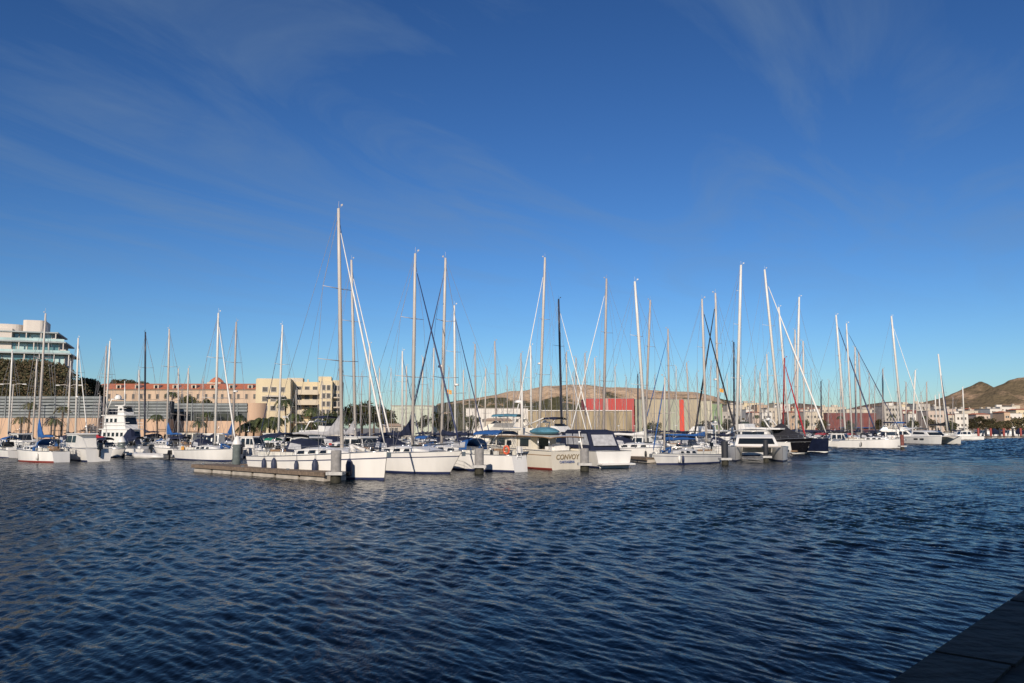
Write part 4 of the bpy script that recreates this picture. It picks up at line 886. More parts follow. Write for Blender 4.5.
def catamaran(label, cx, cy, a, L, B, mast=None, jib=None, cover=None, hull=WHITE, fly=True, name='catamaran', z=1.5, group=None, seat=None):
    o = empty(name, (cx, cy, 0), a, label, 'catamaran', group); occupy(cx, cy, a, L, B)
    for sg in (1, -1):
        hp = dict(L=L, B=B * .30, fb=z, fs=z * .8, rb=.35, rs=-.7, bs=.8, tm=.4, full=1.8, flare=.8)
        hx = empty('hull_float', (0, sg * B * .35, 0)); hx.parent = o
        hull_mesh(hp, hx, hull, BOOT_B, hull, 14)
        for k in range(2): MB().plate([(x, sg * (B * .35 * 0 + B * .15 * .98), zz) for x, zz in ((-.05 * L + k * .14 * L, z * .55), (.04 * L + k * .14 * L, z * .55), (.04 * L + k * .14 * L, z * .72), (-.05 * L + k * .14 * L, z * .72))], (0, sg, 0), .03).build('window', GLASS, hx)
    MB().prism([(-.40 * L, z * .55), (.22 * L, z * .55), (.26 * L, z * .9), (.24 * L, z * .97), (-.42 * L, z * .95)], B * .36).build('bridge_deck', hull, o)
    mprof(o, 'saloon', [(-.22 * L, z * .96), (.20 * L, z * .96), (.10 * L, z + .85), (.02 * L, z + 1.1), (-.22 * L, z + 1.15)], B * .34, hull, B * .28,
          [[(-.18 * L, z + .35), (.10 * L, z + .35), (.06 * L, z + .75), (-.18 * L, z + .85)]], front=[(.178 * L, z + .16, .116 * L, z + .74)])
    tr = MB(); tr.box((.36 * L, 0, z * .92), (.22 * L, B * .44, .03)); tr.build('trampoline', GREYC, o)
    MB().tube((.47 * L, -B * .35, z * .98), (.47 * L, B * .35, z * .98), .09, n=6).build('crossbeam', ALU, o)
    canopy(o, -.42 * L, -.18 * L, B * .32, z, z + 1.75, SAILW, name='hardtop')
    if mast:
        px_, H, tp = mast; P0 = Vector((px_, 0, z + 1.0)); T = Vector((px_ + tp[0], tp[1], H)); ms = MB().path([P0, T], [.22, .14], 8); mo = ms.build('mast', ALUW, o)
        for sg in (1, -1): MB().tube(P0.lerp(T, .5), P0.lerp(T, .5) + Vector((-.3, sg * 1.2, .05)), .035, .02, 5).build('spreader', ALUW, mo)
        wr = MB(); bw = Vector((.47 * L, 0, z + .1)); wr.tube(bw, P0.lerp(T, .9), .012, n=4)
        for sg in (1, -1): wr.path([(px_ - .8, sg * B * .42, z), P0.lerp(T, .9)], .012, 4)
        wr.build('rigging', WIRE, o)
        if jib: j1 = P0.lerp(T, .86); MB().path([bw.lerp(j1, .04), bw.lerp(j1, .4), bw.lerp(j1, .98)], [.08, .09, .04], 7).build('furled_jib', jib, o)
        bo = MB().tube((px_ - .1, 0, z + 2.1), (px_ - .42 * L, 0, z + 2.25), .08, n=6).build('boom', ALUW, o)
        if cover: MB().prism([(px_ - .15, z + 2.1), (px_ - .15, z + 3.0), (px_ - .12 * L, z + 2.65), (px_ - .40 * L, z + 2.45), (px_ - .40 * L, z + 2.2)], .16, wt=.06).build('sail_cover', cover, bo)
    return o
#SECTION2
# ------------------------------------------------------------------ docks and mooring posts
def dock(label, p0, p1, w, zt=.55, floats=True, name='pontoon', obs=True, seg=2.6):
    p0, p1 = Vector(p0), Vector(p1); d = p1 - p0; L = d.length; a = math.atan2(d.y, d.x); c = (p0 + p1) / 2
    o = empty(name, (c.x, c.y, 0), a, label, 'pontoon', 'floating pontoons')
    if obs: occupy(c.x, c.y, a, L, w)
    MB().box((0, 0, zt - .06), (L, w, .10)).build('deck', WOOD, o)
    b_ = MB()
    for sg in (1, -1): b_.box((0, sg * (w / 2 + .03), zt - .14), (L + .1, .10, .26))
    b_.build('edge_beam', WOOD, o)
    n = max(1, int(L / seg)); f = MB()
    for k in range(min(n, 60)):
        f = MB().box((-L / 2 + (k + .5) * L / n, 0, .08), (L / n - .30, w - .16, .52)); fo = f.build('float', mat('float_concrete', (.40, .36, .31), .85, .25, 1.2, .3), o)
    MB().box((0, 0, -.06), (L, w - .08, .12)).build('waterline_growth', WEED, o)
    c_ = MB()
    for k in range(0, n, 2):
        for sg in (1, -1): c_.box((-L / 2 + (k + .5) * L / n, sg * (w / 2 - .15), zt + .05), (.3, .08, .1))
    c_.build('cleat', STEEL, o)
    return o
def post(px, Y, ztop, r, m, label, cone=False, collar=True, cap=False):
    o = empty('mooring_post', (wx(px, Y, 1), Y, 0), 0, label, 'mooring post', 'mooring posts')
    MB().lathe((0, 0, -1.5), [(r, 0), (r, ztop + 1.5), (r * .9, ztop + 1.54), (0, ztop + 1.55)], 18).build('shaft', m, o)
    MB().lathe((0, 0, -.2), [(r * 1.03, 0), (r * 1.03, .55), (r * 1.0, .62)], 18).build('waterline_growth', WEED, o)
    if cone: MB().lathe((0, 0, ztop), [(r * 1.12, 0), (r * 1.12, .12), (r * .45, .62), (.04, .7), (0, .72)], 16).build('cap', WHITE, o)
    if collar:
        c = MB()
        for sg in (1, -1): c.box((sg * (r + .12), 0, .55), (.14, r * 2 + .5, .2)); c.box((0, sg * (r + .12), .55), (r * 2 + .1, .14, .2))
        c.build('guide_frame', mat('galvanised', (.45, .44, .42), .6, .15, 4), o)
    return o
P2 = lambda px, Y, z=.5: (wx(px, Y, z), Y, 0)
dock('low breakwater pontoon with timber edge on pale concrete floats, nearest of all', P2(204, 66.3), P2(336.5, 54.1), 1.9, .58)
post(336, 53.0, 1.95, .33, PILEM, 'stout grey post at the near end of the breakwater pontoon', collar=True)
post(236.5, 68.8, 2.05, .33, PILEG, 'green-grey post with white cone behind the breakwater pontoon', cone=True, collar=False)
post(121.3, 97, 1.75, .42, PILEG, 'green-grey post with white cone before the big white ship', cone=True)
post(479.2, 62.5, 1.85, .34, PILEM, 'grey post before the small sailboat with blue canopy')
post(584.5, 66.3, 1.75, .34, PILEM, 'grey post between the lettered stern and the sport cruiser')
post(724.8, 77.5, 2.15, .31, PILEB, 'black post at the left of the white catamaran')
post(765.8, 83.0, 2.2, .25, PILEB, 'black post between the two hulls of the catamaran')
post(902.2, 131, 2.3, .28, mat('post_rust', (.16, .05, .04), .8, .4, 2), 'rusty red post beside the bow of a far white sailboat')

A0, A1 = R(-41), R(139)
ends = [(-8.3, 55), (5.8, 68), (20, 80), (31, 92), (44, 114), (64, 138), (97, 182)]
inn = Vector((-.75, .66))
pl_ = [Vector(e) + inn * 17 for e in ends]
plab = ['main walkway pontoon behind the front sailboats', 'walkway pontoon behind the lettered trawler', 'walkway pontoon behind the blue-covered sloop', 'walkway pontoon behind the catamaran', 'walkway pontoon behind the navy sailboat', 'walkway pontoon leading to the far catamaran']
for k in range(6):
    dock(plab[k], (*pl_[k], 0), (*(pl_[k + 1] - (pl_[k + 1] - pl_[k]).normalized() * .3), 0), 2.0, .55, obs=False)
dock('finger dock of bare timber between sport cruiser and grey-white sloop', P2(652, 82), P2(622, 90), 1.1, .5, obs=False)

# ------------------------------------------------------------------ boats whose hulls show
def ends_of(bow, stern):
    b_ = Vector((wx(bow[0], bow[1], 1), bow[1])); s_ = Vector((wx(stern[0], stern[1], 1), stern[1])); d = b_ - s_
    c = (b_ + s_) / 2; return c.x, c.y, math.atan2(d.y, d.x), d.length
def rig(cx, cy, a, L, basepx, top):
    # mast: find the fraction along the boat that meets the base pixel, and the local tip offset
    best = min((abs(wx(basepx, cy + math.sin(a) * f * L, 2.5) - (cx + math.cos(a) * f * L)), f) for f in [k / 200 - .4 for k in range(160)])
    f = best[1]; Y = cy + math.sin(a) * f * L; X = cx + math.cos(a) * f * L; H = wz(top[1], Y); dx = wx(top[0], Y, H) - X
    return f + .5, H, (dx * math.cos(a), -dx * math.sin(a))
def sb(label, bow, stern, basepx, top, **kw):
    cx, cy, a, L = ends_of(bow, stern); mf, H, tip = rig(cx, cy, a, L, basepx, top)
    return sailboat(label, cx, cy, a, L, H, mf, tip, **kw)
def scoop(o, p, zd, hb):
    x = -p['L'] / 2; lad = MB()
    for y in (-.2, .2): lad.tube((x - .06, y, .1), (x - .02, y, zd(x) + .7), .02, n=5)
    for k in range(4): lad.tube((x - .05, -.2, .25 + .3 * k), (x - .05, .2, .25 + .3 * k), .018, n=4)
    lad.build('swim_ladder', STEEL, o); MB().box((x + .02, 0, .5), (.1, 1.1, .34)).build('transom_locker', GREYC, o)
    MB().box((x + .45, -.5, zd(x) + .45), (.5, .3, .5), taper=.8).build('life_raft', SAILW, o)
def bigA(o, p, zd, hb):
    L = p['L']; canopy(o, -.40 * L, -.24 * L, hb(-.3 * L) * .75, zd(-.3 * L), zd(-.3 * L) + 1.7, NAVY)
A_, Ap = sb('largest white sloop with white furled jib and grey boom cover behind the near pontoon', (387, 55), (264, 63.5), 342.5, (338.5, 208.5), jib=SAILW, cover=GREYC, line=BOOT_B, boot=BOOT_B, rb=.25, fb=1.85, fs=1.3, extra=bigA, boomL=5.6, cover_up=1.5, flag=None, B=4.3)
def fender(boat, bp, f, side, label, s=1.0, z=.55):
    L = bp['L']; t = f; b_, zdd = sect(t, bp); p = Matrix.Rotation(boat.rotation_euler.z, 4, 'Z') @ Vector((-L / 2 + L * t, side * (b_ * .985 + .16 * s), 0)) + boat.location
    o = empty('fender', (p.x, p.y, z), 0, label, 'fender', 'fenders on the largest sloop')
    MB().lathe((0, 0, 0), [(0, -.52 * s), (.13 * s, -.47 * s), (.19 * s, -.3 * s), (.2 * s, .15 * s), (.14 * s, .38 * s), (.05, .5 * s), (0, .55 * s)], 12).build('body', FEND, o)
    MB().tube((0, 0, .5 * s), (0, 0, zdd + .3 - z), .015, n=4).build('lanyard', WIRE, o)
for f, s, lb in [(.22, 1.1, 'dark round fender nearest the stern of the largest sloop'), (.32, 1.25, 'second dark fender from the stern of the largest sloop'), (.51, .95, 'small dark fender amidships on the largest sloop'), (.655, 1.35, 'largest pointed navy fender left of the grey post')]:
    fender(A_, Ap, f, -1, lb, s * .78, .8)
fender(A_, Ap, .85, -1, 'navy fender right of the grey post by the sloop bow', 1.15, .8)
sb('white sloop with upright navy sail cover and dark furled jib, second in front row', (462, 61.5), (352, 70), 412.5, (415.2, 253.5), jib=BOOT_B, cover=NAVY, cover_up=1.3, line=BOOT_B, rb=1.3, fb=1.7, hood=NAVY, B=4.0, boomL=4.8)
C_, Cp = sb('sloop with blue canopy and orange life ring, stern to the open water', (404, 76), (519, 65), 441.5, (445.5, 258), jib=BOOT_B, cover=NAVY, rs=-.25, bim=BLUE, hood=BLUE, ring=1, radar=True, fs=1.25, boomL=4.6, B=3.7, bs=.42, extra=scoop)
# trawler with lettering on its transom
def trawler():
    cx, cy, a, L = ends_of((478, 79.5), (567.5, 68.6)); B = 3.7
    o = empty('trawler', (cx, cy, 0), a, 'cream trawler yacht with lettered stern and teal-covered dinghy on its roof', 'trawler yacht'); occupy(cx, cy, a, L, B)
    p = dict(L=L, B=B, fb=2.1, fs=1.5, rb=.9, rs=.12, bs=.93, tm=.5, full=2.2, flare=.88)
    hull_mesh(p, o, CREAM, BOOT_R, mat('trim_brown', (.28, .17, .09), .5), 16)
    zf = 1.35; w = 1.42
    cb = mprof(o, 'deckhouse', [(-.26 * L, zf - .1), (.24 * L, zf + .3), (.19 * L, zf + 1.38), (-.26 * L, zf + 1.38)], w, CREAM, w * .96,
               [[(-.24 * L, zf + .5), (-.15 * L, zf + .5), (-.15 * L, zf + 1.15), (-.24 * L, zf + 1.15)], [(.02 * L, zf + .55), (.11 * L, zf + .55), (.11 * L, zf + 1.15), (.02 * L, zf + 1.15)], [(.13 * L, zf + .6), (.20 * L, zf + .6), (.17 * L, zf + 1.15), (.13 * L, zf + 1.15)]], front=[(.225 * L, zf + .6, .195 * L, zf + 1.2)])
    MB().plate([(-.12 * L, w + .01, zf + .05), (-.03 * L, w + .01, zf + .05), (-.03 * L, w + .01, zf + 1.25), (-.12 * L, w + .01, zf + 1.25)], (0, 1, 0), .03).build('door', CREAM, cb)
    MB().plate([(-.26 * L - .002, -.5, zf + .1), (-.26 * L - .002, .5, zf + .1), (-.26 * L - .002, .5, zf + 1.2), (-.26 * L - .002, -.5, zf + 1.2)], (-1, 0, 0), .03).build('window', GLASS, cb)
    r = MB(); rows = []
    for x, z in ((-.50 * L, -.06), (-.42 * L, .03), (-.2 * L, .09), (.05 * L, .06), (.25 * L, -.02)):
        rows.append([(x, 1.78 * s, zf + 1.42 + z - .10 * abs(s) ** 2) for s in np.linspace(-1, 1, 9)])
    r.grid(rows); r.grid([[(x, y, z - .09) for x, y, z in q] for q in rows]); ro = r.build('roof', CREAM, o)
    e = MB(); 
    for sg in (0, -1): e.path([(q[sg][0], q[sg][1], q[sg][2] - .03) for q in rows], .05, 5)
    e.path([(x, y, z - .03) for x, y, z in rows[0]], .05, 5); e.build('edge_trim', mat('trim_brown', (0, 0, 0)), ro)
    pt = MB()
    for sg in (1, -1):
        for x in (-.47 * L, -.36 * L): pt.tube((x, sg * 1.6, 1.4), (x, sg * 1.6, zf + 1.38), .035, n=5)
    pt.build('post', STEEL, o)
    bw = MB()      # cockpit bulwark, seat, deck chair
    bw.box((-.33 * L, 1.68, 1.5), (.30 * L, .08, .3)); bw.box((-.33 * L, -1.68, 1.5), (.30 * L, .08, .3)); bw.build('bulwark', CREAM, o)
    MB().box((-.40 * L, 0, 1.65), (.5, 2.2, .45)).build('seat', SAILW, o)
    MB().prism([(-.44 * L, 1.45), (-.38 * L, 1.45), (-.38 * L, 1.9), (-.42 * L, 2.1)], .6).build('boat_cover', SAILW, o)
    fb_ = mprof(o, 'flybridge', [(.0, zf + 1.45), (.22 * L, zf + 1.45), (.20 * L, zf + 2.15), (.02 * L, zf + 2.05)], 1.35, CREAM, 1.25)
    MB().prism([(.20 * L, zf + 2.15), (.17 * L, zf + 2.5), (.165 * L, zf + 2.5), (.19 * L, zf + 2.12)], 1.1).build('windscreen', CLEAR, fb_)
    m = MB(); M0 = Vector((-.03 * L, 0, zf + 1.4)); M1 = M0 + Vector((0, 0, 4.4)); m.path([M0, M1], [.11, .07], 8); mo = m.build('mast', ALUW, o)
    MB().lathe(M0 + Vector((.5, 0, 2.9)), [(.38, 0), (.40, .15), (.2, .24), (0, .26)], 12).build('radar', WHITE, mo)
    MB().box(M0 + Vector((.25, 0, 2.85)), (.5, .2, .08)).build('radar_bracket', ALUW, mo)
    MB().tube(M0 + Vector((0, 0, .7)), (-.26 * L, 0, zf + 2.9), .05, n=6).build('derrick_boom', ALUW, o)
    w_ = MB()
    for q in ((-.45 * L, 0, zf + 1.5), (.23 * L, 0, zf + 1.5), (.05 * L, 1.6, zf + 1.4), (.05 * L, -1.6, zf + 1.4)): w_.tube(M1, q, .012, n=4)
    w_.tube((.1 * L, .9, zf + 2), (.08 * L, .9, zf + 5), .018, n=4); w_.build('rigging', WIRE, o)
    railing(p, o, .7, .45, 1, .11)
    # lettering on the transom
    for body, sz, zz, mt, nm in (('CONVOY', .56, 1.02, BROWNI, 'name_lettering'), ('CARTAGENA', .27, .62, BLUEI, 'port_lettering')):
        cu = bpy.data.curves.new(nm, 'FONT'); cu.body = body; cu.size = sz; cu.extrude = .012; cu.align_x = 'CENTER'; cu.align_y = 'CENTER'; cu.offset = .008; cu.materials.append(mt)
        if nm[0] == 'n': cu.shear = .15
        tmp = bpy.data.objects.new('tmp', cu); COL.objects.link(tmp); bpy.context.view_layer.update()
        me = bpy.data.meshes.new_from_object(tmp.evaluated_get(bpy.context.evaluated_depsgraph_get())); bpy.data.objects.remove(tmp)
        to = bpy.data.objects.new(nm, me); COL.objects.link(to); to.parent = o
        xz = -L / 2 + .12 * (1 - zz / 1.5) - .03
        to.rotation_euler = (R(90) , 0, R(-90)); to.location = (xz, 0, zz)
    d = MB(); rows = []          # covered tender on the roof
    for u in np.linspace(-1, 1, 9):
        hw = .85 * (1 - abs(u) ** 3) + .05; rows.append([(-.27 * L + 1.9 * u, hw * math.cos(q), zf + 1.72 + (.42 * (1 - abs(u) ** 2.4)) * math.sin(q) * (1 if math.sin(q) > 0 else .6)) for q in np.linspace(0, 6.283, 15)])
    d.grid(rows); dd = d.build('covered_tender', TEAL); dd.parent = None
    dd.location = (cx, cy, 0); dd.rotation_euler = (0, 0, a); tagit(dd, 'tender under a teal cover lying on the trawler roof', 'dinghy')
    return o
trawler()
cx, cy, a, L = ends_of((543, 84), (614, 71.5)); motorboat('white sport cruiser under navy canopy with clear panels, stern out', cx, cy, a, L, 'sport', fb=1.75, B=3.9, top=NAVY)
sb('low grey-white small sloop with blue boom cover, side to the open water', (652, 77.5), (716, 82.5), 664.3, (664.8, 377), jib=BLUE, jibr=.06, cover=BLUE, boot=BOOT_B, hull=GREYW, hood=None, sp=1, boomL=4.2, cover_up=.0, rb=.6, fb=1.05, B=2.6, line=BOOT_B)
catamaran('white catamaran seen bows-on between the two black posts', *(lambda e: (e[0], e[1], e[2], e[3]))(ends_of((759, 84.5), (752, 96))), 6.6, z=1.55)
sailboat('sloop with the tallest white mast behind the catamaran', wx(736, 103.5, 2.8) - math.cos(A0) * 1.1, 103.5 - math.sin(A0) * 1.1, A0, 11.0, wz(265, 103.5), .6, (lambda d: (d * math.cos(A0), -d * math.sin(A0)))(wx(741, 103.5, wz(265, 103.5)) - wx(736, 103.5, 2.8)), jib=None, cover=NAVY, mast=ALUW, mr=1.25, sp=3)
sailboat('sloop with silver mast and long black furled jib to the left', wx(719, 111, 2.8) - math.cos(A1) * 1.0, 111 - math.sin(A1) * 1.0, A1, 10.0, wz(293, 111), .6, (0, 0), jib=BLACKC, jibr=.12, cover=NAVY, mast=ALU, radar=True, mr=1.1)
cx, cy, a, L = ends_of((698, 121), (796, 112)); motorboat('large white flybridge yacht behind the catamaran', cx, cy, a, L, 'fly', top=None, fb=1.9, B=4.6, cat='yacht', name='motor_yacht')
cx, cy, a, L = ends_of((813, 109), (754, 119)); motorboat('black-hulled yacht under a peaked black cover', cx, cy, a, L, 'tent', hull=BLACKH, top=BLACKC, fb=2.1, B=3.9, line=STEEL, boot=WHITE, cat='yacht', name='motor_yacht')
sb('large navy-hulled sloop with white waterline stripe and white furled jib', (829, 116), (732, 131), 781, (764.6, 269.5), hull=NAVYH, boot=WHITE, jib=SAILW, mast=ALUW, jibr=.12, rb=.2, fb=2.0, cover=NAVY, B=4.6, boomL=6, mr=1.15)
sb('long white far sloop with stern scoop beside the rusty post', (842, 151), (905, 135), 872, (846.4, 323.5), rs=-1.4, rb=.2, fb=1.8, cover=BLACKC, jib=None, hood=BLACKC, B=4.2) if False else None
cx, cy, a, L = ends_of((905, 136), (842, 142)); mf, H, tip = rig(cx, cy, a, L, 852, (846.4, 323.5))
sailboat('long white sloop low in the water, bow at the rusty post', cx, cy, a, L, H, mf, tip, rb=.9, rs=-.5, fb=1.65, cover=BLACKC, jib=BOOT_B, hood=BLACKC, B=4.0, mast=ALUW, boomL=4)
e = ends_of((948, 171), (912, 181)); L_ = e[3]
mc_ = min((abs(wx(947.5, e[1] + m_ * math.sin(e[2]), 3) - e[0] - m_ * math.cos(e[2])), m_) for m_ in [q / 20 - 6 for q in range(240)])[1]
Ym_ = e[1] + mc_ * math.sin(e[2]); ca, sa_ = math.cos(e[2]), math.sin(e[2]); dxt = wx(938.3, Ym_, wz(354, Ym_)) - wx(947.5, Ym_, 3)
catamaran('far white catamaran with leaning white mast, last big boat before the far pontoon', e[0], e[1], e[2], max(L_, 12.5), 6.8, mast=(mc_, wz(354, Ym_), (dxt * ca, -dxt * sa_)), jib=BOOT_B, cover=BLACKC, z=1.75)
MB  # left-hand boats with visible hulls
sb('white sloop with dark red waterline and bright blue sail cover before the louvred wall', (22, 88), (61, 83), 38.2, (45.6, 313.5), boot=BOOT_R, cover=BLUE, cover_up=1.8, bim=None, hood=BLUE, jib=None, B=3.4, fb=1.35, jibr=.08, boomL=3.5, rs=-.3, bs=.5)
cx, cy, a, L = ends_of((66, 92), (99, 85)); motorboat('white pilothouse fishing boat with three side windows by the louvred wall', cx, cy, a, L, 'cabin', fb=1.6, B=2.9, group='small motorboats')
cx, cy, a, L = ends_of((196, 97), (236, 93)); motorboat('white cabin cruiser broadside on, left of the coned post', cx, cy, R(178), 5.6, 'cabin', fb=1.55, B=2.7, group='small motorboats')
EXTRA = [
 ('open', 108, 97, 5.2, R(-20), WHITE, NAVY, 'small white open boat left of the coned post by the ship'), ('open', 132, 103, 5.6, R(160), WHITE, NAVY, 'small white open boat under the navy tent of the big ship'),
 ('open', 8, 96, 6.2, R(140), WHITE, BLUE, 'white open boat with blue hood at the left edge'), ('open', 176, 98, 6.4, R(165), WHITE, NAVY, 'long low white boat with dark screen beside the grey dinghy'),
 ('cabin', 250, 96, 6.4, R(-30), WHITE, BLUE, 'white pilothouse boat right of the coned post and blue sail cover'), ('open', 270, 92, 5.6, R(140), WHITE, GREENC, 'white open boat with green hood before the beige apartments'),
 ('ship', 123, 122, 9.0, R(-28), WHITE, None, 'big white ship-like motor yacht with two decks and radar arch'), ('tent', 130, 112, 8.0, R(-60), WHITE, NAVY, 'boat under a navy tent cover before the big white yacht'),
 ('cabin', 305, 79, 8.5, A0, WHITE, NAVY, 'white pilothouse boat behind the stern of the largest sloop'), ('cabin', 358, 71.5, 8.5, A0, WHITE, NAVY, 'white pilothouse boat behind the mast of the largest sloop'),
 ('fly', 497, 104, 14.5, R(165), CREAM, TEAL, 'cream flybridge yacht with teal canopy behind the trawler'), ('fly', 330, 100, 11, A0, WHITE, NAVY, 'white flybridge yacht behind the grey boom cover'),
 ('cabin', 838, 128, 7, A0, WHITE, RED, 'white pilothouse boat beside the navy sloop bow'), ('open', 826, 141, 7.5, A0, WHITE, RED, 'white boat with red hood behind the navy sloop bow'), ('open', 845, 156, 7.5, A1, WHITE, RED, 'white boat with red hood behind the long far sloop'),
 ('cabin', 648, 97, 7.5, A1, WHITE, NAVY, 'white pilothouse boat behind the bare timber finger dock'), ('cabin', 640, 118, 8.5, A1, WHITE, NAVY, 'white pilothouse boat farther behind the finger dock'),
 ('fly', 885, 158, 10, R(160), WHITE, NAVY, 'white flybridge boat with navy canopy behind the long far sloop'), ('open', 925, 205, 8, A0, WHITE, BLUE, 'white boat with blue hood behind the far catamaran'),
 ('fly', 905, 185, 10.5, A0, WHITE, BLUE, 'white flybridge boat with blue canopy left of the far catamaran'), ('cabin', 966, 235, 8.5, R(175), WHITE, BLUE, 'white broadside boat at the start of the far pontoon'),
 ('fly', 700, 128, 11, A1, WHITE, None, 'white flybridge boat under the blue boom cover'), ('fly', 560, 112, 11, A0, WHITE, NAVY, 'white flybridge boat behind the dark mast'),
 ('open', 300, 116, 7, A1, WHITE, NAVY, 'white open boat before the palm row'), ('open', 215, 122, 7, A0, WHITE, BLUE, 'white open boat behind the broadside cabin cruiser'), ('cabin', 190, 133, 9, R(170), CREAM, NAVY, 'cream cabin boat far behind the low white boat'),
 ('open', 90, 118, 7, A1, WHITE, RED, 'white boat with red hood behind the fishing boat'), ('open', 50, 112, 7.5, A0, WHITE, NAVY, 'white boat with navy hood behind the blue sail cover'), ('cabin', 20, 125, 8.5, A0, WHITE, NAVY, 'white cabin boat farthest left by the wall'),
 ('open', 150, 124, 7, A1, CREAM, NAVY, 'cream open boat at the foot of the dark mast'), ('cabin', 275, 128, 9, A1, WHITE, NAVY, 'white cabin boat before the beige apartments'), ('open', 380, 92, 7.5, A1, WHITE, NAVY, 'white open boat behind the two front sloops'),
 ('open', 430, 96, 7.5, A0, WHITE, BLUE, 'white open boat with blue hood behind the second front sloop'), ('open', 470, 86, 6.5, A0, WHITE, NAVY, 'white open boat behind the life ring sloop'), ('cabin', 545, 92, 8, A1, WHITE, NAVY, 'white cabin boat behind the teal tender'),
 ('open', 600, 98, 7, A0, WHITE, NAVY, 'white open boat behind the sport cruiser'), ('open', 690, 98, 7, A0, WHITE, NAVY, 'white open boat behind the low grey-white sloop'), ('cabin', 740, 118, 8, A1, WHITE, NAVY, 'white cabin boat behind the flybridge yacht')]
for st_, px, Y, L, a, hm, tp_, lb in EXTRA:
    B = .27 * L + .75; ok = None
    for k in range(60):
        yy = Y + ((k + 1) // 2) * 1.2 * (1 if k % 2 else -1); x = wx(px, yy, 1)
        if yy > Y - 14 and free(x, yy, a, L, B): ok = (x, yy); break
    if not ok: print('NO ROOM motor', lb); continue
    motorboat(lb, ok[0], ok[1], a, L, st_, hull=hm, top=tp_, lod=1 if Y < 110 else 0, group='small motorboats' if st_ != 'fly' else 'flybridge yachts', cat='motorboat' if st_ != 'fly' else 'yacht', name='motorboat' if st_ != 'fly' else 'motor_yacht')
dinghy('grey inflatable dinghy with dark outboard, near the coned post by the ship', wx(152, 93, .3), 93, R(165), 4.6, GREYW, group=None)
dinghy('grey inflatable dinghy lying behind the breakwater pontoon', wx(268, 73, .3), 73, R(10), 3.4, GREYW, motor=False)
